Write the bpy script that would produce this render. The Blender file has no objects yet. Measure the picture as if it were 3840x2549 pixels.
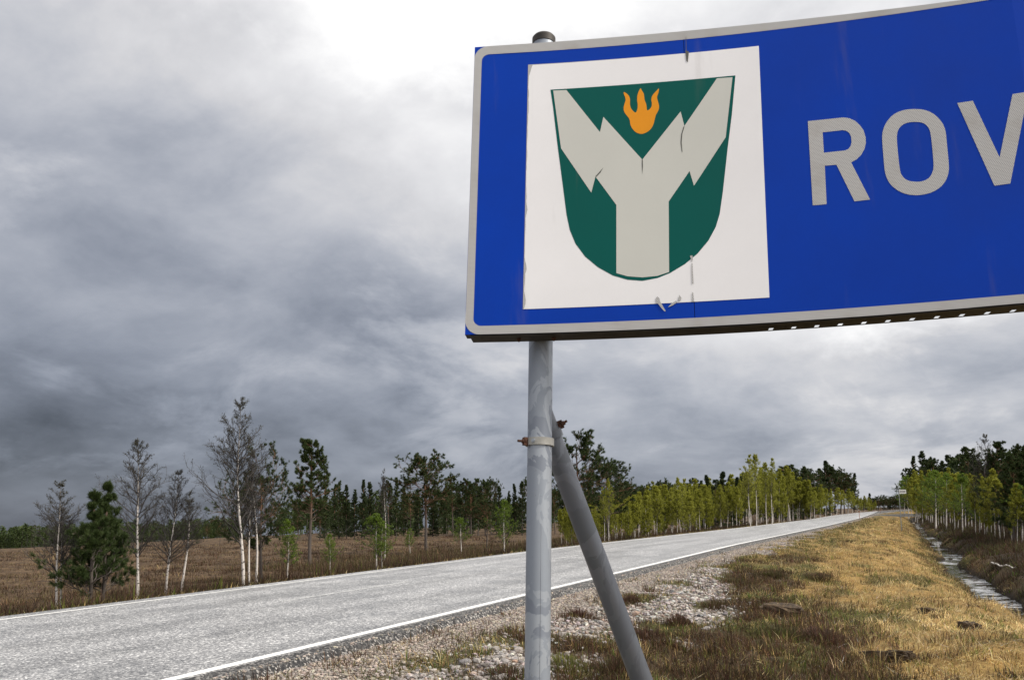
import bpy, bmesh, math
import numpy as np
from mathutils import Matrix, Vector
R = math.radians
rng = np.random.default_rng(7)
scene = bpy.context.scene
C = scene.collection

# ------------------------------------------------------------------ camera
# measured on the photograph (3840 x 2549); display coordinates are 2362 px wide
S = 3840 / 2362.0
F = 2000 * S
CX, CY = 1920.0, 1274.5
PITCH, ROLL = R(8.5), R(1.8)
PY = 1192 * S - F * math.tan(PITCH)
AZ = R(23.687)                     # the camera looks 23.7 deg to the left of the road's direction (+Y)
EYE = np.array([0.0, 0.0, 1.354])  # eye height above the asphalt

def _cam_axes():
    fwd = np.array([0, math.cos(PITCH), math.sin(PITCH)])
    right = np.array([1.0, 0, 0]); up = np.cross(right, fwd)
    c, s = math.cos(ROLL), math.sin(ROLL)
    r2, u2 = c * right - s * up, s * right + c * up
    c, s = math.cos(AZ), math.sin(AZ)
    M = np.array([[c, -s, 0], [s, c, 0], [0, 0, 1]])
    return M @ r2, M @ u2, M @ fwd
CR, CU, CF = _cam_axes()

def ray(x, y):                     # full-resolution photo pixel -> direction, depth 1 along the view axis
    return (x - CX) / F * CR - (y - PY) / F * CU + CF
def rayd(x, y):                    # the same for display pixels
    return ray(x * S, y * S)
def proj(p):
    q = np.asarray(p, float) - EYE
    z = q @ CF
    return np.array([CX + F * (q @ CR) / z, PY - F * (q @ CU) / z]) / S

cam = bpy.data.cameras.new('camera')
cam.sensor_width = 36.0
cam.lens = F / 3840 * 36.0
cam.shift_y = (PY - CY) / 3840
cam.clip_start = 0.1
cam.clip_end = 5000
camo = bpy.data.objects.new('camera', cam)
M = Matrix.Identity(4)
for i, ax in enumerate((CR, CU, -CF)):
    for j in range(3):
        M[j][i] = ax[j]
M.translation = Vector(EYE)
camo.matrix_world = M
C.objects.link(camo)
scene.camera = camo

# ------------------------------------------------------------------ sky and sun
SUN_EL = R(42)
SUN_AZ_VIEW = R(112)               # to the right of the view axis
sa = SUN_AZ_VIEW - AZ              # angle right of +Y
SUN = np.array([math.sin(sa) * math.cos(SUN_EL), math.cos(sa) * math.cos(SUN_EL), math.sin(SUN_EL)])

world = bpy.data.worlds.new('World')
scene.world = world
world.use_nodes = True
nt = world.node_tree
nt.nodes.clear()

class G:                            # tiny node-graph helper
    def __init__(s, tree): s.t = tree
    def n(s, typ, **kw):
        nd = s.t.nodes.new(typ)
        for k, v in kw.items():
            if k == 'inp':
                for a, b in v.items():
                    if isinstance(b, bpy.types.NodeSocket): s.t.links.new(b, nd.inputs[a])
                    else: nd.inputs[a].default_value = b
            else: setattr(nd, k, v)
        return nd
    def m(s, op, a, b=None, c=None, clamp=False):
        nd = s.n('ShaderNodeMath', operation=op, use_clamp=clamp)
        for i, v in enumerate((a, b, c)):
            if v is None: continue
            if isinstance(v, bpy.types.NodeSocket): s.t.links.new(v, nd.inputs[i])
            else: nd.inputs[i].default_value = v
        return nd.outputs[0]
    def vm(s, op, a, b=None):
        nd = s.n('ShaderNodeVectorMath', operation=op)
        for i, v in enumerate((a, b)):
            if v is None: continue
            if isinstance(v, bpy.types.NodeSocket): s.t.links.new(v, nd.inputs[i])
            else: nd.inputs[i].default_value = v
        return nd.outputs['Value'] if op in ('DOT_PRODUCT', 'LENGTH', 'DISTANCE') else nd.outputs[0]
    def mr(s, v, a, b, c, d, smooth=True):
        nd = s.n('ShaderNodeMapRange', interpolation_type='SMOOTHSTEP' if smooth else 'LINEAR')
        s.t.links.new(v, nd.inputs[0])
        for i, q in enumerate((a, b, c, d)): nd.inputs[i + 1].default_value = q
        return nd.outputs[0]
    def noise(s, vec, scale, detail=6, rough=.55, dist=0.0):
        nd = s.n('ShaderNodeTexNoise')
        if vec is not None: s.t.links.new(vec, nd.inputs['Vector'])
        nd.inputs['Scale'].default_value = scale; nd.inputs['Detail'].default_value = detail
        nd.inputs['Roughness'].default_value = rough; nd.inputs['Distortion'].default_value = dist
        return nd.outputs[0]
    def ramp(s, v, stops):
        nd = s.n('ShaderNodeValToRGB')
        e = nd.color_ramp.elements
        while len(e) < len(stops): e.new(0.5)
        for q, (p, col) in zip(e, stops):
            q.position = p; q.color = (*col, 1)
        s.t.links.new(v, nd.inputs[0])
        return nd.outputs[0]
    def mix(s, f, a, b, blend='MIX'):
        nd = s.n('ShaderNodeMix', data_type='RGBA', blend_type=blend)
        for i, v in ((0, f), (6, a), (7, b)):
            if isinstance(v, bpy.types.NodeSocket): s.t.links.new(v, nd.inputs[i])
            elif i == 0: nd.inputs[0].default_value = v
            else: nd.inputs[i].default_value = (*v, 1)
        return nd.outputs[2]

g = G(nt)
tc = g.n('ShaderNodeTexCoord')
d = g.vm('NORMALIZE', tc.outputs['Generated'])
sep = g.n('ShaderNodeSeparateXYZ', inp={0: d})
zup = g.m('MAXIMUM', sep.outputs[2], 0.0)
den = g.m('ADD', zup, 0.34)
px_ = g.m('DIVIDE', sep.outputs[0], den); py_ = g.m('DIVIDE', sep.outputs[1], den)
pv = g.n('ShaderNodeCombineXYZ', inp={0: px_, 1: py_, 2: 0.0}).outputs[0]
pv = g.vm('ADD', pv, (22.6, 27.5, 0.0))
n_big = g.noise(pv, 1.05, 3, .5, .5)
n_mid = g.noise(pv, 2.6, 8, .57, .25)
n_fine = g.noise(pv, 7.5, 8, .6, .3)
tone = g.m('ADD', g.m('MULTIPLY', g.m('SUBTRACT', n_big, .5), 1.6),
           g.m('ADD', g.m('MULTIPLY', g.m('SUBTRACT', n_mid, .5), 1.3), g.m('MULTIPLY', g.m('SUBTRACT', n_fine, .5), .35)))
breaks = g.m('MULTIPLY', g.mr(g.noise(g.vm('ADD', pv, (41.0, 3.0, 0.0)), 2.1, 9, .6, .35), .50, .66, 0, 1), .36)
tone = g.m('MAXIMUM', g.m('ADD', g.m('ADD', tone, .93), breaks), .38)
cie = g.m('ADD', g.m('MULTIPLY', zup, 0.66), 0.23)           # an overcast sky is brighter overhead
sunh = (SUN[0] / math.hypot(SUN[0], SUN[1]), SUN[1] / math.hypot(SUN[0], SUN[1]), 0.0)
lobe = g.m('ADD', g.m('MULTIPLY', g.m('MULTIPLY', g.vm('DOT_PRODUCT', d, sunh), g.m('SUBTRACT', 1.0, g.m('MULTIPLY', zup, .9))), 0.82), 1.10)
lum = g.m('MULTIPLY', g.m('MULTIPLY', cie, tone), lobe)
lum = g.m('SUBTRACT', lum, g.m('MULTIPLY', g.m('MULTIPLY', lum, lum), .15))
ccol = g.ramp(lum, [(0.0, (.78, .88, 1.14)), (0.18, (.86, .94, 1.13)), (0.40, (.985, .985, 1.02)), (0.7, (1.0, .99, .97)), (1.0, (1.0, .985, .95))])
cloud = g.vm('MULTIPLY', ccol, g.n('ShaderNodeCombineXYZ', inp={0: lum, 1: lum, 2: lum}).outputs[0])
cloud = g.vm('SCALE', cloud)
cloud.node.inputs['Scale'].default_value = 10.0
sky = g.n('ShaderNodeTexSky', sky_type='NISHITA', sun_disc=False)
sky.sun_elevation = SUN_EL
sky.sun_rotation = sa
skyc = g.mix(g.mr(lum, .5, .95, .97, .88), sky.outputs[0], cloud)
bg = g.n('ShaderNodeBackground', inp={0: skyc, 1: 0.1})
g.n('ShaderNodeOutputWorld', inp={0: bg.outputs[0]})

sun = bpy.data.lights.new('sun', 'SUN')
sun.energy = 2.2
sun.angle = R(16)
sun.color = (1.0, .93, .82)
suno = bpy.data.objects.new('sun', sun)
suno.rotation_euler = Vector(-SUN).to_track_quat('-Z', 'Y').to_euler()
suno.location = tuple(SUN * 60)
C.objects.link(suno)

scene.view_settings.view_transform = 'Standard'
scene.view_settings.look = 'None'
scene.view_settings.gamma = 1.0
scene.view_settings.use_curve_mapping = False
scene.view_settings.exposure = 0.76

# ------------------------------------------------------------------ helpers
def vnoise(x, y, seed=0):
    x = np.asarray(x, float); y = np.asarray(y, float)
    xi = np.floor(x).astype(np.int64); yi = np.floor(y).astype(np.int64)
    fx = x - xi; fy = y - yi
    fx = fx * fx * (3 - 2 * fx); fy = fy * fy * (3 - 2 * fy)
    def h(a, b):
        n = (a * 374761393 + b * 668265263 + seed * 1442695041) & 0xffffffff
        n = ((n ^ (n >> 13)) * 1274126177) & 0xffffffff
        return ((n ^ (n >> 16)) & 0xffff) / 65535.0
    return (h(xi, yi) * (1 - fx) + h(xi + 1, yi) * fx) * (1 - fy) + (h(xi, yi + 1) * (1 - fx) + h(xi + 1, yi + 1) * fx) * fy
def fbm(x, y, seed=0, oct=4):
    a, s, t = 1.0, 0.0, 0.0
    for o in range(oct):
        s = s + a * vnoise(x * 2 ** o + 17.3 * o, y * 2 ** o + 9.1 * o, seed + o); t += a; a *= .5
    return s / t

def sstep(a, b, x):
    t = np.clip((x - a) / (b - a), 0, 1); return t * t * (3 - 2 * t)

def road_x(Y):                     # sideways shift of the road: it bends to the right far ahead
    Y = np.asarray(Y, float)
    t = np.clip(Y - 205, 0, 160)
    return t * t / 620 + np.maximum(Y - 365, 0) * .516
def road_z(Y):
    return np.interp(Y, [-100, 35, 85, 150, 230, 420, 3000], [0, 0, -.27, -.5, -.45, .6, .6])

PX = [-2000, -60, -24, -17.5, -15.9, -14.6, -13.9, -13.6, -5.75, -5.6, -4.6, -2.6, -.8, .2, .9, 1.35, 1.6, 2.1, 2.55, 2.75, 3.2, 4.4, 8, 2000]
PZ = [-.9, -.9, -.85, -.9, -.8, -.35, -.09, -.07, -.07, -.07, -.13, -.30, -.47, -.72, -1.08, -1.40, -1.63, -1.75, -1.65, -1.35, -.98, -.82, -.75, -.7]
def terrain(X, Y, detail=True):
    X = np.asarray(X, float); Y = np.asarray(Y, float)
    xl = X - road_x(Y)
    wob = ((fbm(Y * .16, Y * 0 + 3.3 + sstep(1.6, 2.6, xl) * .8, 5, 4) - .5) * 1.5 + (fbm(Y * .55, Y * 0 + 8.1 + sstep(1.8, 2.3, xl) * 2.5, 15, 3) - .5) * .9) * sstep(.0, 1.6, xl) * (1 - sstep(4.5, 9, xl))
    xe = xl + wob - np.interp(Y, [6, 18, 25, 33], [1.8, 1.05, .45, 0.0]) * sstep(-.8, 1.2, xl)
    z = np.interp(xe, PX, PZ)
    z = z + road_z(Y) * (1 - sstep(20, 80, -xl - 14))
    z = z - .021 * np.maximum(-X - 95, 0) * sstep(95, 180, -X)     # the bog falls away to the far left
    off = np.maximum(sstep(-5.6, -4.4, xl) * (xl > -9), sstep(13.7, 15, -xl))
    off = np.where(X < -100, 1.0, off)
    if detail:
        near = sstep(-5, -3, xl) * (1 - sstep(1.3, 1.6, xe)) + sstep(2.6, 3.1, xe)
        z = z + off * (fbm(X * .7, Y * .7, 11, 4) - .5) * np.where(xl < -9, .34, .2)
        z = z + near * off * (fbm(X * 2.6, Y * 2.2, 21, 3) - .5) * .17
        z = z + sstep(16, 24, -xl) * (fbm(X * .33, Y * .33, 31, 3) - .5) * .55
    return z
def gz(x, y): return float(terrain(np.array([x]), np.array([y]))[0])
def at(px, py):                    # display pixel -> point on the ground there
    d = rayd(px, py); d = d / np.linalg.norm(d)
    t = np.geomspace(4, 500, 6000)
    P = EYE + d * t[:, None]
    below = P[:, 2] < terrain(P[:, 0], P[:, 1])
    i = int(np.argmax(below)) if below.any() else len(t) - 1
    return P[i]
def along(px, dist, py=1200):      # point on the ground in the direction of a pixel column, at a distance
    d = rayd(px, py); h = d[:2] / np.linalg.norm(d[:2]) * dist
    return np.array([h[0], h[1], gz(h[0], h[1])])

def newmesh(name, V, quads=None, tris=None, mats=(), mq=None, mt=None, attrs=None, smooth=False, uv=None):
    """attrs: {name: (domain, values)}"""
    V = np.asarray(V, np.float32)
    quads = np.zeros((0, 4), np.int32) if quads is None or len(quads) == 0 else np.asarray(quads, np.int32)
    tris = np.zeros((0, 3), np.int32) if tris is None or len(tris) == 0 else np.asarray(tris, np.int32)
    me = bpy.data.meshes.new(name)
    me.vertices.add(len(V)); me.vertices.foreach_set('co', V.ravel())
    li = np.concatenate([quads.ravel(), tris.ravel()])
    me.loops.add(len(li)); me.loops.foreach_set('vertex_index', li)
    nq, ntr = len(quads), len(tris)
    st = np.concatenate([np.arange(nq) * 4, nq * 4 + np.arange(ntr) * 3]).astype(np.int32)
    tot = np.concatenate([np.full(nq, 4), np.full(ntr, 3)]).astype(np.int32)
    me.polygons.add(nq + ntr)
    me.polygons.foreach_set('loop_start', st); me.polygons.foreach_set('loop_total', tot)
    for m in mats: me.materials.append(m)
    if mq is not None or mt is not None:
        mi = np.concatenate([np.zeros(nq) if mq is None else np.broadcast_to(mq, nq), np.zeros(ntr) if mt is None else np.broadcast_to(mt, ntr)]).astype(np.int32)
        me.polygons.foreach_set('material_index', mi)
    me.polygons.foreach_set('use_smooth', np.full(nq + ntr, bool(smooth)))
    me.update(calc_edges=True)
    for k, (dom, val) in (attrs or {}).items():
        val = np.asarray(val, np.float32)
        if val.ndim == 2:
            a = me.attributes.new(k, 'FLOAT_COLOR', dom)
            a.data.foreach_set('color', np.concatenate([val, np.ones((len(val), 1), np.float32)], 1).ravel())
        else:
            a = me.attributes.new(k, 'FLOAT', dom); a.data.foreach_set('value', val)
    if uv is not None:
        l = me.uv_layers.new(name='uv'); l.data.foreach_set('uv', np.asarray(uv, np.float32)[li].ravel())
    return me

def obj(name, me, parent=None, loc=None):
    o = bpy.data.objects.new(name, me); C.objects.link(o)
    if parent is not None: o.parent = parent
    if loc is not None: o.location = loc
    return o
def tag(o, label=None, cat=None, group=None, kind=None):
    for k, v in (('label', label), ('category', cat), ('group', group), ('kind', kind)):
        if v: o[k] = v
    return o

def tubes(paths, rad, sides):
    """paths (m,k,3), rad (m,k) -> verts, quads"""
    paths = np.asarray(paths, float); rad = np.asarray(rad, float)
    m, k, _ = paths.shape
    ax = paths[:, -1] - paths[:, 0]; ax /= np.linalg.norm(ax, axis=1, keepdims=True) + 1e-9
    ref = np.where(np.abs(ax[:, 2:3]) < .9, np.array([[0, 0, 1.0]]), np.array([[1.0, 0, 0]]))
    e1 = np.cross(ax, ref); e1 /= np.linalg.norm(e1, axis=1, keepdims=True); e2 = np.cross(ax, e1)
    a = np.arange(sides) / sides * 2 * np.pi
    ring = np.cos(a)[None, :, None] * e1[:, None] + np.sin(a)[None, :, None] * e2[:, None]
    V = paths[:, :, None] + rad[:, :, None, None] * ring[:, None]
    idx = np.arange(m * k * sides).reshape(m, k, sides)
    q = np.stack([idx[:, :-1], np.roll(idx[:, :-1], -1, 2), np.roll(idx[:, 1:], -1, 2), idx[:, 1:]], -1)
    return V.reshape(-1, 3), q.reshape(-1, 4)

class Acc:
    def __init__(s): s.V, s.q, s.t, s.mq, s.mt, s.rq, s.rt, s.n = [], [], [], [], [], [], [], 0
    def quads(s, V, q, mat=0, r=0.5):
        s.V.append(V); s.q.append(np.asarray(q) + s.n); s.mq.append(np.full(len(q), mat)); s.rq.append(np.broadcast_to(r, len(q))); s.n += len(V)
    def tris(s, V, t, mat=0, r=0.5):
        s.V.append(V); s.t.append(np.asarray(t) + s.n); s.mt.append(np.full(len(t), mat)); s.rt.append(np.broadcast_to(r, len(t))); s.n += len(V)
    def mesh(s, name, mats, smooth=False):
        c = lambda L, w: np.concatenate(L) if L else np.zeros(w)
        return newmesh(name, np.concatenate(s.V), c(s.q, (0, 4)), c(s.t, (0, 3)), mats, c(s.mq, 0), c(s.mt, 0),
                       {'rnd': ('FACE', np.concatenate([c(s.rq, 0), c(s.rt, 0)]))}, smooth)

# ------------------------------------------------------------------ materials
def mat(name, build, **kw):
    m = bpy.data.materials.new(name); m.use_nodes = True
    t = m.node_tree; t.nodes.clear(); gg = G(t)
    out = gg.n('ShaderNodeOutputMaterial')
    sh = build(gg)
    t.links.new(sh, out.inputs[0])
    return m
def bsdf(gg, col, rough=.7, bump=None, bstr=.3, bdist=.01, metal=0.0, spec=.5):
    p = gg.n('ShaderNodeBsdfPrincipled')
    for k, v in (('Base Color', col), ('Roughness', rough), ('Metallic', metal), ('Specular IOR Level', spec)):
        if isinstance(v, bpy.types.NodeSocket): gg.t.links.new(v, p.inputs[k])
        else: p.inputs[k].default_value = (*v, 1) if isinstance(v, tuple) else v
    if bump is not None:
        b = gg.n('ShaderNodeBump', inp={'Height': bump, 'Strength': bstr, 'Distance': bdist})
        gg.t.links.new(b.outputs[0], p.inputs['Normal'])
    return p.outputs[0]
def objco(gg): return gg.n('ShaderNodeTexCoord').outputs['Object']
def attr(gg, name, what='Fac'): return gg.n('ShaderNodeAttribute', attribute_name=name).outputs[what]

def leafmat(name, stops, trans=.35, rough=.6):
    def b(gg):
        r = attr(gg, 'rnd')
        oi = gg.n('ShaderNodeObjectInfo').outputs['Random']
        f = gg.m('ADD', gg.m('MULTIPLY', r, .75), gg.m('MULTIPLY', oi, .25))
        col = gg.ramp(f, stops)
        s1 = bsdf(gg, col, rough, spec=.25)
        tr = gg.n('ShaderNodeBsdfTranslucent', inp={0: col}).outputs[0]
        return gg.n('ShaderNodeMixShader', inp={0: trans, 1: s1, 2: tr}).outputs[0]
    return mat(name, b)

M_birchleaf = leafmat('birch_leaf', [(0, (.16, .17, .018)), (.5, (.30, .31, .036)), (1, (.43, .42, .08))], .52)
M_greenleaf = leafmat('green_leaf', [(0, (.07, .12, .012)), (.5, (.13, .20, .02)), (1, (.22, .30, .05))], .45)
M_bud = leafmat('bud', [(0, (.022, .018, .012)), (.6, (.045, .040, .018)), (1, (.085, .085, .03))], .2)
M_pine = leafmat('pine_needles', [(0, (.020, .034, .011)), (.5, (.045, .068, .019)), (1, (.090, .118, .034))], .22)
M_spruce = leafmat('spruce_needles', [(0, (.020, .033, .013)), (.5, (.044, .064, .022)), (1, (.085, .108, .034))], .22)

def _bark_birch(gg):
    co = objco(gg)
    st = gg.vm('MULTIPLY', co, (9.0, 9.0, 22.0))
    n = gg.noise(st, 1.0, 4, .6)
    n2 = gg.noise(co, 3.0, 3)
    mask = gg.mr(gg.m('ADD', n, gg.m('MULTIPLY', gg.m('SUBTRACT', n2, .5), .5)), .57, .64, 0, 1)
    col = gg.mix(mask, (.62, .57, .53), (.035, .03, .028))
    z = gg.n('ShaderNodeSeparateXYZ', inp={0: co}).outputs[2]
    col = gg.mix(gg.mr(z, 2.8, 5.4, 0, .85), col, (.085, .075, .07))  # thin upper stem is browner; its backlit darkness is put into the colour too
    return bsdf(gg, col, .75, n, .3)
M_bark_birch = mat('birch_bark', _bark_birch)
M_twig = mat('birch_twig', lambda gg: bsdf(gg, gg.ramp(gg.noise(objco(gg), 2.0), [(.3, (.024, .020, .019)), (.7, (.075, .066, .062))]), .8))
def _bark_pine(gg):
    co = objco(gg)
    n = gg.noise(gg.vm('MULTIPLY', co, (14.0, 14.0, 5.0)), 1.0, 5)
    z = gg.n('ShaderNodeSeparateXYZ', inp={0: co}).outputs[2]
    low = gg.mix(n, (.045, .038, .034), (.13, .105, .09))
    up = gg.mix(n, (.10, .05, .028), (.24, .115, .06))
    return bsdf(gg, gg.mix(gg.mr(z, 2.2, 5.0, 0, 1), low, up), .85, n, .6, .02)
M_bark_pine = mat('pine_bark', _bark_pine)

# ------------------------------------------------------------------ ground
def axis_list(segs):
    out = []
    for a, b, s0, s1 in segs:
        x = a; out.append(x)
        L = b - a
        while x < b - 1e-6:
            s = s0 + (s1 - s0) * (x - a) / L
            x = min(x + s, b); out.append(x)
    return np.unique(np.round(out, 4))
gx = axis_list([(-900, -100, 60, 9), (-100, -30, 7, .8), (-30, -13.6, .6, .28), (-13.6, -5.8, 1.2, 1.2), (-5.8, 5.2, .11, .11), (5.2, 30, .3, 3), (30, 900, 4, 80)])
gy = axis_list([(-40, 5, 3, .3), (5, 26, .11, .13), (26, 80, .16, .7), (80, 260, .9, 3), (260, 1100, 4, 40)])
XX, YY = np.meshgrid(gx, gy)
ZZ = terrain(XX, YY)
nx, ny = len(gx), len(gy)
idx = np.arange(nx * ny).reshape(ny, nx)
gq = np.stack([idx[:-1, :-1], idx[:-1, 1:], idx[1:, 1:], idx[1:, :-1]], -1).reshape(-1, 4)

def zones(X, Y):
    """weights of gravel, straw, heath, mossgreen on the bank; bog elsewhere"""
    X = np.asarray(X, float); Y = np.asarray(Y, float)
    xl = X - road_x(Y)
    n1 = fbm(X * .55 + 5, Y * .30, 41, 4); n2 = fbm(X * 1.6, Y * .9, 51, 4); n3 = fbm(X * .9 + 40, Y * .45, 61, 3)
    xb = np.interp(Y, [0, 8, 14, 18, 24, 60, 300], [-3.1, -3.3, -2.9, -3.5, -4.5, -4.9, -5.0])
    w = xl + (n2 - .5) * 2.2
    gravel = (1 - sstep(xb - .35, xb + .35, w))
    clear = sstep(.47, .60, n2 * .6 + n3 * .4) * sstep(-5.1, -4.5, xl)
    gravel = gravel * (1 - .9 * clear)
    farmix = sstep(20, 34, Y)
    sb = np.interp(Y, [0, 9, 12, 16, 22, 30, 60], [.3, .2, -.2, -.9, -1.6, -2.2, -3.2])
    straw = sstep(sb - .9, sb + .7, xl + (n1 - .5) * 3.0 + (n2 - .5) * 1.4)
    straw = np.maximum(straw, farmix * sstep(.40, .56, n3) * .8)
    straw = straw * (1 - .75 * sstep(.60, .68, n3))
    straw = straw * (1 - .7 * sstep(.9, 1.4, xl - np.interp(Y, [6, 18, 25, 33], [1.8, 1.05, .45, 0.0])))
    moss = np.clip(sstep(.50, .62, n3) + .55 * farmix * (1 - sstep(-3, -1, xl)), 0, 1)
    return gravel, straw, moss
grav, straw, moss = zones(XX, YY)
xlg = XX - road_x(YY)
wet = np.clip(1 - sstep(-1.50, -1.12, ZZ - road_z(YY)), 0, 1) * (xlg > 0) * (xlg < 9)
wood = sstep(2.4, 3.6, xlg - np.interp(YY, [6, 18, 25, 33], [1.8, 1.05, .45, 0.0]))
bog = sstep(13.6, 14.6, -xlg)

def _ground(gg):
    co = objco(gg)
    n1 = gg.noise(co, 1.3, 8, .6); n2 = gg.noise(co, 9.0, 6, .6); n3 = gg.noise(co, 55.0, 4, .6)
    vor = gg.n('ShaderNodeTexVoronoi', inp={'Vector': co, 'Scale': 26.0})
    gsh = gg.ramp(gg.n('ShaderNodeSeparateColor', inp={0: vor.outputs['Color']}).outputs[0],
                  [(0, (.16, .12, .10)), (.4, (.34, .27, .22)), (.75, (.42, .38, .36)), (1, (.55, .50, .46))])
    gcol = gg.mix(gg.mr(vor.outputs['Distance'], .3, .75, 0, 1), gsh, (.04, .034, .028))
    scol = gg.ramp(gg.m('ADD', gg.m('MULTIPLY', n2, .6), gg.m('MULTIPLY', n3, .4)), [(.3, (.10, .062, .022)), (.5, (.26, .165, .058)), (.7, (.40, .27, .10))])
    hcol = gg.ramp(n2, [(.3, (.028, .019, .012)), (.55, (.075, .05, .028)), (.75, (.14, .095, .05))])
    mcol = gg.ramp(n2, [(.3, (.035, .04, .010)), (.7, (.11, .12, .026))])
    col = gg.mix(gg.m('MULTIPLY', attr(gg, 'moss'), .7), hcol, mcol)
    col = gg.mix(attr(gg, 'straw'), col, scol)
    col = gg.mix(attr(gg, 'gravel'), col, gcol)
    bcol = gg.ramp(gg.m('ADD', gg.m('MULTIPLY', n1, .55), gg.m('MULTIPLY', n2, .45)), [(.36, (.028, .018, .011)), (.5, (.085, .054, .031)), (.62, (.16, .108, .060)), (.75, (.22, .16, .085))])
    col = gg.mix(attr(gg, 'bog'), col, bcol)
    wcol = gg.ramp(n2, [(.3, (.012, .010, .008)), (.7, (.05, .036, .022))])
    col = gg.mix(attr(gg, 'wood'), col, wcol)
    col = gg.mix(attr(gg, 'wet'), col, (.018, .013, .009))
    h = gg.m('ADD', gg.m('MULTIPLY', n2, .6), gg.m('MULTIPLY', n3, .4))
    return bsdf(gg, col, .9, h, .8, .05, spec=.2)
M_ground = mat('ground', _ground)
ground = obj('ground', newmesh('ground', np.stack([XX, YY, ZZ], -1).reshape(-1, 3), gq, None, [M_ground], smooth=True,
    attrs={'gravel': ('POINT', (grav * (1 - sstep(12, 13, -xlg))).ravel()), 'straw': ('POINT', straw.ravel()), 'moss': ('POINT', moss.ravel()), 'bog': ('POINT', bog.ravel()),
           'wood': ('POINT', wood.ravel()), 'wet': ('POINT', wet.ravel())}))
tag(ground, kind='structure')

# ------------------------------------------------------------------ road
ROAD_L, ROAD_R = -13.72, -5.73
LINE_R, LINE_L = -6.17, -13.20
def _asphalt(gg):
    co = objco(gg)
    vor = gg.n('ShaderNodeTexVoronoi', inp={'Vector': co, 'Scale': 46.0})
    v = gg.n('ShaderNodeSeparateColor', inp={0: vor.outputs['Color']}).outputs[0]
    fine = gg.noise(co, 120.0, 3)
    big = gg.noise(gg.vm('MULTIPLY', co, (1.2, .10, 1.0)), 1.0, 6, .6)
    patch = gg.noise(co, .9, 6, .6)
    base = gg.ramp(v, [(0, (.10, .10, .105)), (.4, (.22, .22, .225)), (.7, (.34, .335, .335)), (.88, (.50, .495, .49)), (1, (.85, .84, .83))])
    wear = gg.mr(gg.m('ADD', gg.m('MULTIPLY', big, .6), gg.m('MULTIPLY', patch, .4)), .38, .62, .72, 1.18)
    col = gg.vm('SCALE', base); gg.t.links.new(wear, col.node.inputs['Scale'])
    xx = gg.n('ShaderNodeSeparateXYZ', inp={0: co}).outputs[0]
    edge = gg.mr(gg.m('ADD', xx, gg.m('MULTIPLY', gg.m('SUBTRACT', patch, .5), .12)), -6.09, -6.03, 0, .92)
    col = gg.mix(edge, col, gg.ramp(v, [(.3, (.028, .028, .03)), (.7, (.075, .072, .07)), (1, (.36, .34, .32))]))
    h = gg.m('ADD', gg.m('MULTIPLY', vor.outputs['Distance'], -.7), gg.m('MULTIPLY', fine, .3))
    return bsdf(gg, col, gg.m('ADD', gg.mr(patch, .3, .7, .36, .50), gg.m('MULTIPLY', edge, .45)), h, .5, .012, spec=gg.mr(edge, 0, .9, .6, .15))
M_asphalt = mat('asphalt', _asphalt)
def strip(name, x0, x1, ys, z, m, nxs=2, skirt=0.0, follow=True):
    ys = np.asarray(ys, float)
    xs = np.linspace(x0, x1, nxs)
    X = xs[None, :] + (road_x(ys)[:, None] if follow else 0)
    Y = np.broadcast_to(ys[:, None], X.shape)
    Z = np.broadcast_to(road_z(ys)[:, None] + z, X.shape)
    V = np.stack([X, Y, Z], -1)
    if skirt:
        a = V[:, :1] + np.array([-.12, 0, -skirt]); b = V[:, -1:] + np.array([.12, 0, -skirt])
        V = np.concatenate([a, V, b], 1)
    n, m_ = V.shape[:2]
    i = np.arange(n * m_).reshape(n, m_)
    q = np.stack([i[:-1, :-1], i[:-1, 1:], i[1:, 1:], i[1:, :-1]], -1).reshape(-1, 4)
    return newmesh(name, V.reshape(-1, 3), q, None, [m])
ys = np.concatenate([np.arange(-40, 40, 4), np.arange(40, 200, 6), np.arange(200, 460, 8)])
road = obj('road', strip('road', ROAD_L, ROAD_R, ys, 0.0, M_asphalt, 6, .14))
tag(road, kind='structure')

def _paint(lo, hi, base=(.78, .77, .74)):
    def b(gg):
        co = objco(gg)
        n = gg.m('ADD', gg.m('MULTIPLY', gg.noise(co, 30.0, 5, .65), .6), gg.m('MULTIPLY', gg.noise(co, 2.2, 5, .6), .4))
        s = bsdf(gg, base, .55, gg.noise(co, 60.0), .3, .006)
        return gg.n('ShaderNodeMixShader', inp={0: gg.mr(n, lo, hi, 0, 1), 1: s, 2: gg.n('ShaderNodeBsdfTransparent').outputs[0]}).outputs[0]
    return b
M_paint = mat('road_paint', _paint(.66, .74, (.86, .85, .83)))
M_worn = mat('worn_paint', _paint(.40, .62, (.66, .66, .65)))
for x in (LINE_R, LINE_L):
    obj('edge_line', strip('edge_line', x - (.07 if x > -9 else .05), x + (.07 if x > -9 else .05), ys, .004, M_paint), road)
for y0 in np.arange(1.6, 200, 12.0):
    obj('centre_dash', strip('centre_dash', -10.28, -10.16, np.linspace(y0 + 11.2, y0 + 15.6, 4), .004, M_worn), road)

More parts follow.
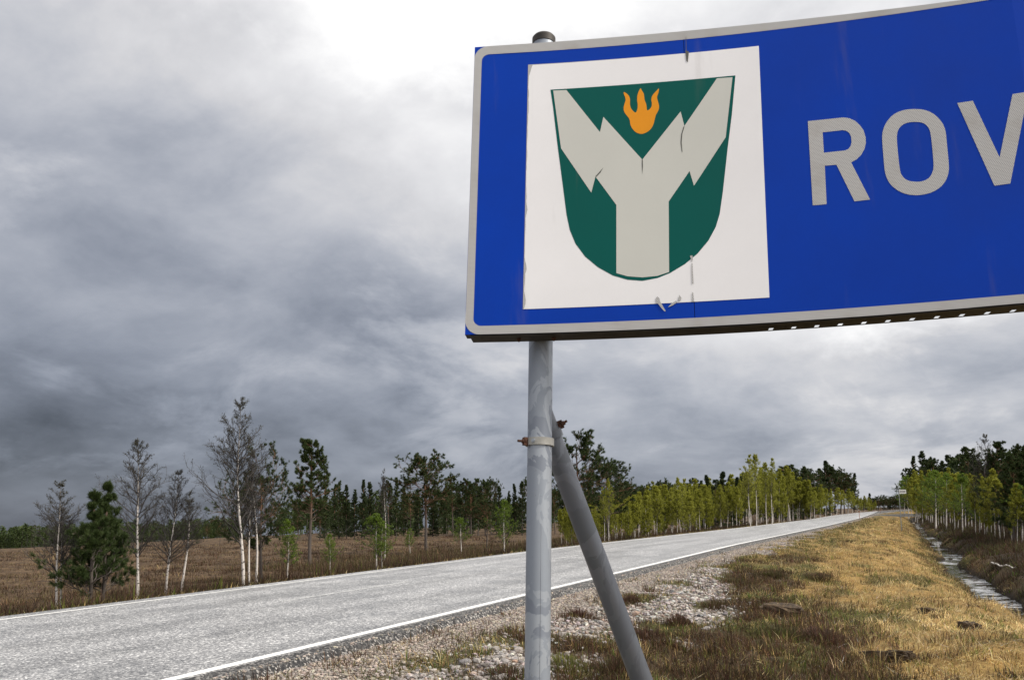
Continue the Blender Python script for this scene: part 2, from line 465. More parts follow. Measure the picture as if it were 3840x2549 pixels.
# side road that leaves to the right far ahead
sy = 196.0
xs = np.linspace(-5.9, 60, 24)
zs = road_z(np.full(24, sy)) - .03 + np.maximum(xs - 10, 0) * .004
V = np.stack([np.stack([xs, np.full(24, sy - 3.6 + 0) - 3 * (xs < -4), zs - .5], -1), np.stack([xs, np.full(24, sy - 3.0), zs], -1), np.stack([xs, np.full(24, sy + 3.0), zs], -1), np.stack([xs, np.full(24, sy + 3.6), zs - .5], -1)], 0)
i = np.arange(4 * 24).reshape(4, 24)
side = obj('side_road', newmesh('side_road', V.reshape(-1, 3), np.stack([i[:-1, :-1], i[:-1, 1:], i[1:, 1:], i[1:, :-1]], -1).reshape(-1, 4), None, [M_asphalt]))
tag(side, kind='structure')

# ------------------------------------------------------------------ ditch water
def _water(gg):
    co = objco(gg)
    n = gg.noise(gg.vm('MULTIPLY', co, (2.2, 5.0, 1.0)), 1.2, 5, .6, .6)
    foam_glint = gg.mr(gg.m('ADD', gg.m('MULTIPLY', gg.noise(gg.vm('MULTIPLY', co, (1.2, 3.6, 1.0)), 1.6, 8, .62, 1.2), .6), gg.m('MULTIPLY', gg.noise(co, .28, 3), .4)), .535, .57, 0, 1)  # white clumps: foam together with sky glints put into the colour
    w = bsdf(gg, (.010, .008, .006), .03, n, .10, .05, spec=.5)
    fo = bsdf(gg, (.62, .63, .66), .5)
    return gg.n('ShaderNodeMixShader', inp={0: gg.m('MULTIPLY', foam_glint, .8), 1: w, 2: fo}).outputs[0]
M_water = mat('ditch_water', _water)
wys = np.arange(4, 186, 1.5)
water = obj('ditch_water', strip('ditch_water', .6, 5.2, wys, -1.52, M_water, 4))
tag(water, kind='structure')

# ------------------------------------------------------------------ the town sign
_yaw, _lean, _roll, KB = 0.1146, 0.1007, 0.0317, 0.0392      # pose fitted to the photograph; the board is bowed a little
_U = np.array([math.cos(_yaw), -math.sin(_yaw), 0]); _B = np.array([math.sin(_yaw), math.cos(_yaw), 0])
_V = math.cos(_lean) * np.array([0, 0, 1.0]) + math.sin(_lean) * _B
SU_, SV_ = math.cos(_roll) * _U - math.sin(_roll) * _V, math.sin(_roll) * _U + math.cos(_roll) * _V
_c, _s = math.cos(AZ), math.sin(AZ)
_M = np.array([[_c, -_s, 0], [_s, _c, 0], [0, 0, 1]])
SU, SV = _M @ SU_, _M @ SV_
SN = np.cross(SU, SV)
_o = ray(2020, 715); SO = _o * 4.03
UMAX = 2.1
def bow(u):
    u = np.asarray(u, float)
    uc = np.clip(u, -1, UMAX)
    return KB * uc * uc + 2 * KB * UMAX * np.maximum(u - UMAX, 0) * .55
def surf(u, v, off=0.0):
    u = np.asarray(u, float); v = np.asarray(v, float)
    return EYE + SO + u[..., None] * SU + v[..., None] * SV + (bow(u) + off)[..., None] * SN
def uvpx(x, y):
    d = ray(x, y); w = 0.0
    for _ in range(14):
        P0 = SO + w * SN; t = (P0 @ SN) / (d @ SN); q = d * t - P0
        uu, vv = q @ SU, q @ SV
        w = float(bow(uu))
    return uu, vv
def outline(pts, x0, y0, k): return np.array([uvpx(x0 + k * x, y0 + k * y) for x, y in pts])
def edge_curve(pts, deg=2):
    a = np.array([uvpx(*p) for p in pts]); c = np.polyfit(a[:, 0], a[:, 1], deg)
    um = a[:, 0].max(); sl = np.polyval(np.polyder(c), um); vm_ = np.polyval(c, um)
    return lambda u: np.where(u < um, np.polyval(c, np.minimum(u, um)), vm_ + 0 * sl * (np.asarray(u) - um))
vtop = edge_curve([(1780.5, 183.5), (1997.4, 159.7), (2100, 150.7), (2560.8, 120.1), (2900, 86), (3000, 77.9), (3301.7, 37.9), (3606, 0)])
vbot = edge_curve([(1743.5, 1256), (1795.6, 1253), (2100, 1245.7), (2350, 1236), (2594, 1226), (2838, 1215), (2883.5, 1210), (3345.5, 1175), (3840, 1136.6)])
itop = edge_curve([(1850, 208), (2100, 182.3), (2900, 116.5), (3709, 0)])
ibot = edge_curve([(1820, 1222.5), (2100, 1212), (2600, 1192.8), (3840, 1102.5)])
uTL, uBL = uvpx(1780.5, 183.5)[0], uvpx(1743.5, 1256)[0]
def uleft(v):
    vt, vb = float(vtop(uTL)), float(vbot(uBL))
    return uBL + (uTL - uBL) * (np.asarray(v) - vb) / (vt - vb)
UEND = 5.0
SEAM = 0.687
TH = .06

sign = obj('town_sign', None, loc=(0, 0, 0))

def sheet_mat(name, col, rough=.35, var=.06):
    def b(gg):
        co = objco(gg)
        n = gg.noise(co, 2.2, 5, .6); f = gg.noise(co, 90.0, 3)
        v = gg.m('ADD', gg.mr(n, .3, .7, 1 - var, 1 + var, False), gg.m('MULTIPLY', gg.m('SUBTRACT', f, .5), var))
        c = gg.n('ShaderNodeRGB'); c.outputs[0].default_value = (*col, 1)
        cc = gg.vm('SCALE', c.outputs[0]); gg.t.links.new(v, cc.node.inputs['Scale'])
        streak = gg.noise(gg.vm('MULTIPLY', co, (9.0, 9.0, .5)), 1.0, 4)
        cc2 = gg.mix(gg.mr(streak, .62, .8, 0, .16), cc, (.20, .17, .14))
        return bsdf(gg, cc2, gg.mr(n, .3, .7, rough - .06, rough + .1), f, .05, .002, spec=.08)
    return mat(name, b)
M_blue = sheet_mat('blue_sheeting', (.0025, .044, .39), .6, .07)
M_white = sheet_mat('white_film', (.86, .85, .87), .5, .03)
M_green = sheet_mat('green_film', (.003, .095, .082), .6, .05)
M_lgrey = sheet_mat('pale_grey_film', (.60, .60, .56), .5, .03)
M_orange = sheet_mat('orange_film', (.80, .31, .022), .45, .04)
M_crack = mat('crack', lambda gg: bsdf(gg, (.10, .10, .09), .8))
def _hex(gg):
    uvn = gg.n('ShaderNodeUVMap', uv_map='uv').outputs[0]
    p = gg.vm('SCALE', uvn); p.node.inputs['Scale'].default_value = 1 / .0072
    sx = gg.n('ShaderNodeSeparateXYZ', inp={0: p})
    def lat(ox, oy):
        a = gg.m('SUBTRACT', gg.m('FLOORED_MODULO', gg.m('ADD', sx.outputs[0], ox), 1.0), .5)
        b_ = gg.m('SUBTRACT', gg.m('FLOORED_MODULO', gg.m('ADD', sx.outputs[1], oy), 1.732), .866)
        return gg.m('SQRT', gg.m('ADD', gg.m('MULTIPLY', a, a), gg.m('MULTIPLY', b_, b_)))
    dd = gg.m('MINIMUM', lat(0, 0), lat(.5, .866))
    m = gg.mr(dd, .24, .42, 0, 1)
    dirt = gg.noise(objco(gg), 6.0, 6, .6)
    c = gg.mix(m, (.24, .235, .24), (.56, .55, .54))
    c = gg.mix(gg.mr(dirt, .5, .75, 0, .35), c, (.26, .22, .18))
    return bsdf(gg, c, .4, spec=.5)
M_hex = mat('retroreflective_grey', _hex)
def _galv(gg, a=(.315, .345, .395), b_=(.40, .43, .475), c_=(.255, .28, .33)):
    co = objco(gg)
    n = gg.noise(gg.vm('MULTIPLY', co, (1.0, 1.0, .7)), 5.5, 4, .55, 1.6)
    n2 = gg.noise(co, 2.2, 4, .6, 1.0)
    f = gg.noise(co, 60.0, 4, .7)
    pale = gg.mr(n, .515, .53, 0, 1)
    dk = gg.mr(n2, .56, .58, 0, 1)
    col = gg.mix(pale, gg.mix(dk, a, c_), b_)
    col = gg.mix(gg.mr(f, .62, .75, 0, .35), col, (.18, .16, .15))
    return bsdf(gg, col, gg.mr(n, .4, .6, .5, .38), f, .06, .003, .35)
M_galv = mat('galvanised_steel', _galv)
M_galv2 = mat('dull_shaded_galvanised_steel', lambda gg: _galv(gg, (.17, .18, .205), (.195, .205, .23), (.15, .16, .18)))  # dull zinc, darkened further so the brace's shade sits in the colour
M_rail = mat('dark_rail', lambda gg: bsdf(gg, gg.ramp(gg.noise(objco(gg), 14.0), [(.3, (.022, .018, .016)), (.7, (.06, .052, .046))]), .6, metal=.3))
M_rust = mat('rusty_steel', lambda gg: bsdf(gg, gg.ramp(gg.noise(objco(gg), 60.0), [(.3, (.05, .026, .018)), (.7, (.17, .075, .045))]), .75, metal=.3))

def film(name, loops, off, m, parent, step=.045):
    """flat film cut to an outline (first loop) with holes, laid on the bowed board"""
    bm = bmesh.new()
    edges = []
    for lp in loops:
        vs = [bm.verts.new((u, v, 0)) for u, v in lp]
        edges += [bm.edges.new((vs[i], vs[(i + 1) % len(vs)])) for i in range(len(vs))]
    bmesh.ops.triangle_fill(bm, use_beauty=True, edges=edges, normal=(0, 0, 1))
    us = [u for lp in loops for u, v in lp]
    for u in np.arange(min(us) + step, max(us) - step * .3, step):
        bmesh.ops.bisect_plane(bm, geom=bm.verts[:] + bm.edges[:] + bm.faces[:], plane_co=(u, 0, 0), plane_no=(1, 0, 0), dist=1e-6)
    bmesh.ops.recalc_face_normals(bm, faces=bm.faces[:])
    for f_ in bm.faces:
        if f_.normal.z < 0: f_.normal_flip()
    bmesh.ops.triangulate(bm, faces=[f_ for f_ in bm.faces if len(f_.verts) > 4])
    bm.verts.index_update()
    uv = np.array([(v.co.x, v.co.y) for v in bm.verts])
    fq = [[v.index for v in f_.verts] for f_ in bm.faces]
    bm.free()
    q = [f_ for f_ in fq if len(f_) == 4]; t = [f_ for f_ in fq if len(f_) == 3]
    return obj(name, newmesh(name, surf(uv[:, 0], uv[:, 1], off), q, t, [m], uv=uv), parent)

def board(u0, u1, left=False):
    n = max(6, int((u1 - u0) / .07))
    us = np.linspace(u0, u1, n)
    top = np.stack([us, vtop(us)], -1); bot = np.stack([us, vbot(us)], -1)
    if left: top[0, 0] = uTL; bot[0, 0] = uBL
    fr = np.concatenate([surf(top[:, 0], top[:, 1]), surf(bot[:, 0], bot[:, 1]), surf(top[:, 0], top[:, 1], -TH), surf(bot[:, 0], bot[:, 1], -TH)])
    q = []; mq = []
    for i in range(n - 1):
        a, b, c, d_ = i, n + i, 2 * n + i, 3 * n + i
        q += [(a, b, b + 1, a + 1), (c, c + 1, d_ + 1, d_), (a, a + 1, c + 1, c), (b, d_, d_ + 1, b + 1)]
        mq += [0, 1, 1, 1]
    for i, fl in ((0, 0), (n - 1, 1)):
        f_ = (i, 2 * n + i, 3 * n + i, n + i)
        q.append(f_ if not fl else f_[::-1]); mq.append(1)
    return newmesh('panel', fr, q, None, [M_blue, M_rail], np.array(mq))
obj('panel', board(uBL, SEAM - .0012, True), sign)
obj('panel', board(SEAM + .0012, 2.75), sign)
obj('panel', board(2.753, UEND), sign)

def border():
    ro, ri = .066, .036
    uo = lambda v: uleft(v); bw = .0365
    vt, vb = float(vtop(uTL)), float(vbot(uBL))
    us = np.arange(.0, UEND - .1, .07)
    O, I = [], []
    uO = lambda: None
    for u in us[::-1]:
        O.append((u + 0, float(vbot(u)))); I.append((u, float(ibot(u))))
    for a in np.linspace(0, math.pi / 2, 12):
        cu, cv = uBL + ro, float(vbot(uBL + ro)) + ro
        O.append((cu - ro * math.sin(a), cv - ro * math.cos(a)))
        cu, cv = uBL + bw + ri, float(ibot(uBL + bw + ri)) + ri
        I.append((cu - ri * math.sin(a), cv - ri * math.cos(a)))
    for t in np.linspace(.08, .92, 12):
        v = vb + t * (vt - vb); O.append((float(uleft(v)) + .001, v)); I.append((float(uleft(v)) + bw, v))
    for a in np.linspace(0, math.pi / 2, 12):
        cu, cv = uTL + ro, float(vtop(uTL + ro)) - ro
        O.append((cu - ro * math.cos(a), cv + ro * math.sin(a)))
        cu, cv = uTL + bw + ri, float(itop(uTL + bw + ri)) - ri
        I.append((cu - ri * math.cos(a), cv + ri * math.sin(a)))
    for u in us:
        O.append((u, float(vtop(u)))); I.append((u, float(itop(u))))
    # right end of the board
    ue = UEND
    O += [(ue - .02, float(vtop(ue)) - .03), (ue - .02, float(vbot(ue)) + .03)]
    I += [(ue - .06, float(itop(ue)) - .03), (ue - .06, float(ibot(ue)) + .03)]
    O = np.array(O); I = np.array(I); n = len(O)
    uv = np.concatenate([O, I])
    q = [(i, (i + 1) % n, n + (i + 1) % n, n + i) for i in range(n)]
    q = [tuple(reversed(f_)) for f_ in q]
    return newmesh('border', surf(uv[:, 0], uv[:, 1], .001), q, None, [M_hex], uv=uv)
obj('border', border(), sign)

# coat of arms sticker (zoom A of the photograph)
KA = (1700, 50, 1300 / 1631)
stk = outline([(352, 243), (1437, 155), (1487, 1337), (327, 1392)], *KA)
crest = film('crest_plate', [stk[::-1]], .0008, M_hex, sign)
tl, tr, br, bl = stk
rag = []
for t in np.linspace(0, 1, 60):                 # white film with a torn left edge
    p = tl + (bl - tl) * t
    w = .002 + .006 * max(0, vnoise(t * 25, 1.0, 3) - .45) + .003 * vnoise(t * 90, 2.0, 4)
    w += .016 * sstep(.06, .0, t) * (t < .06) + .010 * np.exp(-((t - .97) / .02) ** 2) + .009 * np.exp(-((t - .61) / .02) ** 2) + .008 * np.exp(-((t - .84) / .012) ** 2)
    rag.append(p + np.array([float(w), -.004 if t == 0 else 0]))
film('white_film', [np.array(rag + [br, tr])], .0014, M_white, crest)
shield = [(457, 361), (1327, 294), (1310, 480), (1290, 640), (1268, 840), (1253, 945), (1235, 1005), (1200, 1070), (1150, 1130), (1090, 1180), (1020, 1222), (960, 1246), (890, 1259), (820, 1254), (750, 1234), (680, 1195), (620, 1145), (575, 1085), (548, 1020), (533, 950), (515, 810), (490, 620), (470, 450)]
fork = [(470, 366), (532, 363), (690, 561), (706, 489), (889, 690), (1069, 464), (1087, 532), (1240, 308), (1313, 303), (1281, 585), (1132, 813), (1111, 744), (1013, 887), (1015, 1218), (960, 1236), (890, 1243), (820, 1238), (767, 1223), (767, 903), (669, 770), (649, 845), (507, 637)]
flame = [(797, 370), (815, 378), (828, 392), (832, 410), (830, 432), (838, 455), (858, 473), (866, 455), (868, 432), (864, 410), (866, 385), (874, 365), (882, 352), (886, 365), (896, 378), (898, 395), (900, 412), (908, 430), (910, 450), (912, 462), (930, 448), (935, 430), (930, 405), (938, 385), (955, 368), (968, 352), (966, 375), (957, 395), (962, 415), (969, 440), (965, 460), (952, 480), (948, 500), (940, 530), (925, 552), (900, 567), (880, 570), (858, 562), (842, 545), (832, 525), (830, 500), (815, 482), (803, 465), (800, 445), (808, 420), (812, 405)]
def smooth_loop(a, it=2):
    a = np.asarray(a, float)
    for _ in range(it):
        b = np.roll(a, -1, 0); a = np.stack([.75 * a + .25 * b, .25 * a + .75 * b], 1).reshape(-1, 2)
    return a
film('shield', [outline(shield, *KA)], .0020, M_green, crest)
film('forked_bars', [outline(fork, *KA)], .0026, M_lgrey, crest)
film('flame', [outline(smooth_loop(flame), *KA)], .0026, M_orange, crest)
K8 = (2350, 850, .2871)
for lp in ([(380, 945), (398, 912), (425, 935), (440, 985), (470, 1035), (512, 1108), (490, 1105), (440, 1050), (410, 1010), (385, 1000)],
           [(540, 1055), (580, 1010), (640, 970), (665, 985), (600, 1030)], [(670, 965), (688, 892), (715, 930), (708, 965), (690, 975)],
           [(846, 480), (858, 480), (862, 560), (868, 650), (872, 750), (852, 750), (848, 600)], [(854, 860), (868, 860), (880, 985), (852, 985)], [(826, 385), (857, 378), (864, 430), (850, 468), (836, 420)]):
    film('peeled_patch', [outline(lp, *K8)], .0034, M_hex, crest)
film('peeled_patch', [outline([(1091, 178), (1108, 182), (1103, 234), (1096, 226)], *KA)], .0034, M_crack, crest)
for lp in ([(1088, 533), (1077, 570), (1074, 610), (1078, 655), (1074, 652), (1069, 610), (1072, 570), (1083, 535)], [(887, 690), (891, 690), (892, 720), (889, 760), (887, 720)], [(669, 768), (706, 727), (692, 752), (672, 772)], [(1093, 112), (1095, 112), (1097, 182), (1094, 182)]):
    film('crack', [outline(lp, *KA)], .0034, M_crack, crest)

# lettering (zoom 4 of the photograph)
K4 = (2900, 0, .5739)
LR = [[(225, 793), (455, 769), (495, 774), (532, 790), (566, 820), (590, 855), (603, 900), (604, 940), (595, 975), (575, 1012), (545, 1042), (508, 1062), (632, 1305), (530, 1317), (412, 1078), (336, 1084), (348, 1335), (257, 1343)],
      [(322, 866), (450, 852), (475, 856), (495, 870), (507, 892), (511, 930), (505, 955), (492, 973), (470, 984), (330, 999)]]
LO = [[(925, 713), (990, 718), (1050, 745), (1100, 795), (1125, 850), (1132, 920), (1147, 1075), (1147, 1120), (1130, 1180), (1090, 1228), (1030, 1262), (960, 1276), (905, 1277), (840, 1262), (785, 1228), (745, 1180), (727, 1120), (722, 1060), (711, 930), (710, 880), (722, 830), (755, 775), (800, 738), (860, 718)],
      [(935, 797), (985, 805), (1018, 840), (1030, 885), (1047, 1065), (1046, 1110), (1025, 1160), (980, 1186), (925, 1190), (870, 1180), (835, 1145), (824, 1100), (806, 920), (808, 870), (825, 832), (865, 803)]]
LV = [[(1201, 675), (1303, 660), (1478, 1030), (1562, 617), (1665, 601), (1548, 1200), (1444, 1215)]]
film('letter', [outline(l, *K4) for l in LR], .001, M_hex, sign, .04)
film('letter', [outline(smooth_loop(l), *K4) for l in LO], .001, M_hex, sign, .04)
film('letter', [outline(l, *K4) for l in LV], .001, M_hex, sign, .04)
v0, v1 = outline([(257, 1343)], *K4)[0, 1], outline([(225, 793)], *K4)[0, 1]
hgt = v1 - v0; w = .17 * hgt
ucur = outline([(1665, 601)], *K4)[0, 0] + .05
def rectl(a, b, c, d_): return [(a, b), (c, b), (c, d_), (a, d_)]
def glyph(ch, W):
    t = .17
    if ch == 'I': return [rectl(0, 0, t, 1)]
    if ch == 'E': return [[(0, 0), (W, 0), (W, t), (t, t), (t, .43), (W * .9, .43), (W * .9, .43 + t), (t, .43 + t), (t, 1 - t), (W, 1 - t), (W, 1), (0, 1)]]
    if ch == 'N': return [[(0, 0), (t, 0), (t, .66), (W - t, 0), (W, 0), (W, 1), (W - t, 1), (W - t, .34), (t, 1), (0, 1)]]
    if ch == 'M': return [[(0, 0), (t, 0), (t, .62), (W / 2, .2), (W - t, .62), (W - t, 0), (W, 0), (W, 1), (W - t * .9, 1), (W / 2, .5), (t * .9, 1), (0, 1)]]
    if ch == 'A': return [[(0, 0), (t * 1.05, 0), (W * .5 - (W * .5 - t * 1.05) * .68, .24), (W * .5 + (W * .5 - t * 1.05) * .68, .24), (W - t * 1.05, 0), (W, 0), (W / 2 + t * .6, 1), (W / 2 - t * .6, 1)], [(W * .36, .39), (W * .64, .39), (W * .5, .78)]]
for ch, W in (('A', .78), ('N', .66), ('I', .17), ('E', .56), ('M', .84), ('I', .17)):
    film('letter', [[(ucur + x * hgt, v0 + y * hgt) for x, y in lp] for lp in glyph(ch, W)], .001, M_hex, sign, .04)
    ucur += (W + .17) * hgt

# lower rail behind the board, with a row of slots in its flange
def railbox(segs):
    V, q = [], []
    for u0, u1, a0, a1 in segs:       # a: distance behind the board face
        us = np.linspace(u0, u1, max(2, int((u1 - u0) / .15) + 1))
        vb = vbot(us)
        k = len(V) and sum(len(v) for v in V)
        rings = [surf(us, vb - .004, -a0), surf(us, vb - .004, -a1), surf(us, vb - .0055, -a1), surf(us, vb - .0055, -a0)]
        n = len(us); V += rings
        for r_ in range(4):
            b = (r_ + 1) % 4
            for i in range(n - 1): q.append((k + r_ * n + i, k + r_ * n + i + 1, k + b * n + i + 1, k + b * n + i))
        q += [(k, k + n, k + 2 * n, k + 3 * n), (k + n - 1, k + 4 * n - 1, k + 3 * n - 1, k + 2 * n - 1)]
    return newmesh('bottom_rail', np.concatenate(V), q, None, [M_rail])
segs = [(uBL + .02, .93, .004, .105), (.93, UEND - .03, .004, .064), (.93, UEND - .03, .094, .105)]
for i, u in enumerate(np.arange(.93, UEND - .1, .095)): segs.append((u, u + .076, .064, .094))
obj('bottom_rail', railbox(segs), sign)

def disc_tube(p0, p1, r0, r1, sides=24, cap=True, name='tube', m=None, dome=0.0):
    p0 = np.asarray(p0, float); p1 = np.asarray(p1, float)
    path = np.stack([p0 + (p1 - p0) * t for t in np.linspace(0, 1, 8)])
    rad = np.linspace(r0, r1, 8)
    if dome:
        ax = (p1 - p0) / np.linalg.norm(p1 - p0)
        ex = [p1 + ax * dome * math.sin(a) for a in (.5, 1.0, 1.4)]
        path = np.concatenate([path, ex]); rad = np.concatenate([rad, [r1 * math.cos(a) for a in (.5, 1.0, 1.4)]])
    V, q = tubes(path[None], rad[None], sides)
    k = len(path)
    t = []
    if cap:
        V = np.concatenate([V, [path[0], path[-1]]]); n = len(V)
        for i in range(sides):
            j = (i + 1) % sides
            t += [(n - 2, j, i), (n - 1, (k - 1) * sides + i, (k - 1) * sides + j)]
    return newmesh(name, V, q, t, [m], smooth=True)
def smooth_edges(o):
    o.data.set_sharp_from_angle(angle=R(40)); return o
def campt(px, py, depth): return EYE + rayd(px, py) * depth
PD = .112
p_top = campt(1254.5, 92, PD * 2000 / 51.0)
p_mid = campt(1240.6, 1450, PD * 2000 / 59.3)
ax = (p_top - p_mid) / np.linalg.norm(p_top - p_mid)
tt = (gz(p_mid[0], p_mid[1]) - .4 - p_mid[2]) / ax[2]
p_bot = p_mid + ax * tt
post = smooth_edges(obj('post', disc_tube(p_bot, p_top, PD / 2, PD / 2, 40, True, 'post', M_galv), sign))
smooth_edges(obj('post_cap', disc_tube(p_top - ax * .03, p_top + ax * .004, PD / 2 + .003, PD / 2 + .003, 40, True, 'post_cap', M_rail, .02), post))
tocam = EYE - p_mid; tocam -= ax * (tocam @ ax); tocam /= np.linalg.norm(tocam)
sidev = np.cross(ax, tocam)
wd = tocam * math.cos(.18) + sidev * math.sin(.18)
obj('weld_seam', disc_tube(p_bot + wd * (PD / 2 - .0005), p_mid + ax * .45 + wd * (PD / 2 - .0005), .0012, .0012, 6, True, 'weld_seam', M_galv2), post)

BD = .103
b_a = campt(1304, 1096.5, 4.12); b_b = campt(1434.6, 1445.6, 4.12)
bax = (b_a - b_b) / np.linalg.norm(b_a - b_b)
b_top = b_a + bax * .345
tt = (gz(b_b[0], b_b[1]) - .45 - b_b[2]) / bax[2]
b_bot = b_b + bax * tt
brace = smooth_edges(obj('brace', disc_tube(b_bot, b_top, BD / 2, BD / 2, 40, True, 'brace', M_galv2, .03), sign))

def ring_band(center, axis, r, width, thick, name, m, parent):
    axis = axis / np.linalg.norm(axis)
    a = np.linspace(0, 2 * np.pi, 49)[:-1]
    ref = np.array([0, 1.0, 0]) if abs(axis[1]) < .8 else np.array([1.0, 0, 0])
    e1 = np.cross(axis, ref); e1 /= np.linalg.norm(e1); e2 = np.cross(axis, e1)
    rr = [(r, -width / 2), (r + thick, -width / 2), (r + thick, width / 2), (r, width / 2)]
    V = np.concatenate([center + np.cos(a)[:, None] * e1 * q + np.sin(a)[:, None] * e2 * q + axis * h for q, h in rr])
    n = 48; f_ = []
    for k in range(4):
        for i in range(n):
            f_.append((k * n + i, k * n + (i + 1) % n, ((k + 1) % 4) * n + (i + 1) % n, ((k + 1) % 4) * n + i))
    return smooth_edges(obj(name, newmesh(name, V, f_, None, [m], smooth=True), parent))
def hexbolt(p, dirv, r, l, shank, parent, m):
    """hexagon head with its washer and threaded end, one mesh"""
    dirv = dirv / np.linalg.norm(dirv)
    bm_V, bm_q, bm_t = [], [], []
    n0 = 0
    for (o0, o1, rad, sides) in ((-.004, 0, r * 1.5, 16), (0, l, r, 6), (l, l + shank, r * .52, 10)):
        path = np.stack([p + dirv * o0, p + dirv * o1])[None]
        V, q = tubes(path, np.full((1, 2), rad), sides)
        V = np.concatenate([V, path[0]])
        n = len(V)
        bm_V.append(V); bm_q.append(q + n0)
        for i in range(sides):
            j = (i + 1) % sides
            bm_t += [(n0 + n - 2, n0 + j, n0 + i), (n0 + n - 1, n0 + sides + i, n0 + sides + j)]
        n0 += n
    return obj('bolt', newmesh('bolt', np.concatenate(bm_V), np.concatenate(bm_q), bm_t, [m]), parent)
def on_axis(p0, p1, py):            # point of an axis that appears at image row py
    for t in np.linspace(0, 1, 4000):
        q = p0 + (p1 - p0) * t
        if proj(q)[1] >= py: return q
    return p1
bc = on_axis(p_top, p_bot, 1020)
M_band = mat('band_steel', lambda gg: bsdf(gg, gg.ramp(gg.noise(objco(gg), 25.0), [(.3, (.33, .32, .29)), (.7, (.46, .45, .42))]), .5, metal=.2))
band = ring_band(bc, ax, PD / 2 + .0005, .034, .009, 'clamp_band', M_band, post)
left_dir = -CR + tocam * .45; left_dir -= ax * (left_dir @ ax); left_dir /= np.linalg.norm(left_dir)
# closing lug of the band, bolted on the left
def box_along(c, e, half, name, m, parent):
    V = np.array([c + e[0] * sx * half[0] + e[1] * sy * half[1] + e[2] * sz * half[2] for sx in (-1, 1) for sy in (-1, 1) for sz in (-1, 1)])
    f_ = [(0, 1, 3, 2), (4, 6, 7, 5), (0, 4, 5, 1), (2, 3, 7, 6), (0, 2, 6, 4), (1, 5, 7, 3)]
    o = obj(name, newmesh(name, V, f_, None, [m]), parent)
    return o
t_dir = np.cross(ax, left_dir)
box_along(bc + left_dir * (PD / 2 + .012), (left_dir, t_dir, ax), (.014, .012, .018), 'lug', M_rust, band)
hexbolt(bc + left_dir * (PD / 2 + .022), left_dir, .011, .010, .022, band, M_rust)
fdir = tocam * .97 - sidev * .25; fdir /= np.linalg.norm(fdir)
hexbolt(bc + (tocam * math.cos(.45) - sidev * math.sin(.45)) * (PD / 2 + .008), tocam * math.cos(.45) - sidev * math.sin(.45), .009, .006, .002, band, M_galv)
bc2 = on_axis(b_top, b_bot, 1003)
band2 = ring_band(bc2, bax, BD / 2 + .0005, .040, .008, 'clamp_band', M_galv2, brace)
rdir = CR - bax * (CR @ bax); rdir /= np.linalg.norm(rdir)
up_p = bc2 + rdir * (BD / 2 + .012) + bax * .03
box_along(up_p, (rdir, np.cross(bax, rdir), bax), (.012, .010, .020), 'lug', M_rust, band2)
hexbolt(up_p + rdir * .010, rdir + bax * .25, .012, .012, .014, band2, M_rust)
for u in (uvpx(1940, 1262)[0], uvpx(2073, 1258)[0]):
    p = surf(np.array(u), np.array(float(vbot(u)) - .006), -.06)
    hexbolt(p, -SV, .008, .008, .006, sign, M_rust)
# brackets that tie the board to the post
for v in (-.52, .0, .55):
    c = surf(np.array(.0), np.array(v), -TH - .03)
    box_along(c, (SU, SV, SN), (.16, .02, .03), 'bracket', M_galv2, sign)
# the board's second post stands near its other end
q_top = surf(np.array(4.3), np.array(.8), -TH - .10); q_ax = ax
q_bot = q_top - q_ax * ((q_top[2] - gz(q_top[0], q_top[1]) + .4) / q_ax[2])
smooth_edges(obj('post', disc_tube(q_bot, q_top, PD / 2, PD / 2, 32, True, 'post', M_galv), sign))
for v in (-.5, .5):
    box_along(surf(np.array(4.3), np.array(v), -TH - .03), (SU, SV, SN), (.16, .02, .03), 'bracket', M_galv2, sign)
tag(sign, 'large blue road sign with grey border, ROV lettering and green crest with orange flame', 'road sign')
# ------------------------------------------------------------------ trees
def unit(v): return v / (np.linalg.norm(v, axis=-1, keepdims=True) + 1e-9)
def sample_path(paths, i, t):
    """position and direction on paths[i] at t in 0..1"""
    k = paths.shape[1]
    f_ = np.clip(t, 0, .9999) * (k - 1); a = f_.astype(int); w = (f_ - a)[:, None]
    p0, p1 = paths[i, a], paths[i, a + 1]
    return p0 * (1 - w) + p1 * w, unit(p1 - p0)
def grow(rg, paths, lens, npp, t0, t1, ang, lf, k, up, taper=.6, jitter=.06):
    m = len(paths)
    i = np.repeat(np.arange(m), npp)
    t = rg.uniform(t0, t1, len(i))
    p, dv = sample_path(paths, i, t)
    perp = rg.normal(size=(len(i), 3)); perp -= dv * np.sum(perp * dv, 1, keepdims=True); perp = unit(perp)
    a = np.radians(rg.uniform(*ang, len(i)))[:, None]
    d2 = unit(np.cos(a) * dv + np.sin(a) * perp)
    L = lens[i] * lf * (1 - taper * t) * rg.uniform(.6, 1.25, len(i))
    s = np.linspace(0, 1, k)[None, :, None] * L[:, None, None]
    P = p[:, None] + d2[:, None] * s
    P[..., 2] += (up * (np.linspace(0, 1, k) ** 1.6))[None] * L[:, None]
    P[:, 1:] += rg.normal(size=P[:, 1:].shape) * jitter * L[:, None, None] / k
    return P, L, i, t
def leaves(rg, paths, n, size, spread, t0=.2):
    i = rg.integers(0, len(paths), n)
    p, dv = sample_path(paths, i, rg.uniform(t0, 1, n))
    p = p + rg.normal(size=p.shape) * spread
    a = unit(rg.normal(size=p.shape)); b = rg.normal(size=p.shape); b = unit(b - a * np.sum(a * b, 1, keepdims=True))
    s = (size * rg.uniform(.6, 1.3, n))[:, None]
    V = np.stack([p - a * s * .7, p + b * s * .42, p + a * s * .7, p - b * s * .42], 1).reshape(-1, 3)
    return V, np.arange(n * 4).reshape(n, 4), rg.uniform(0, 1, n)
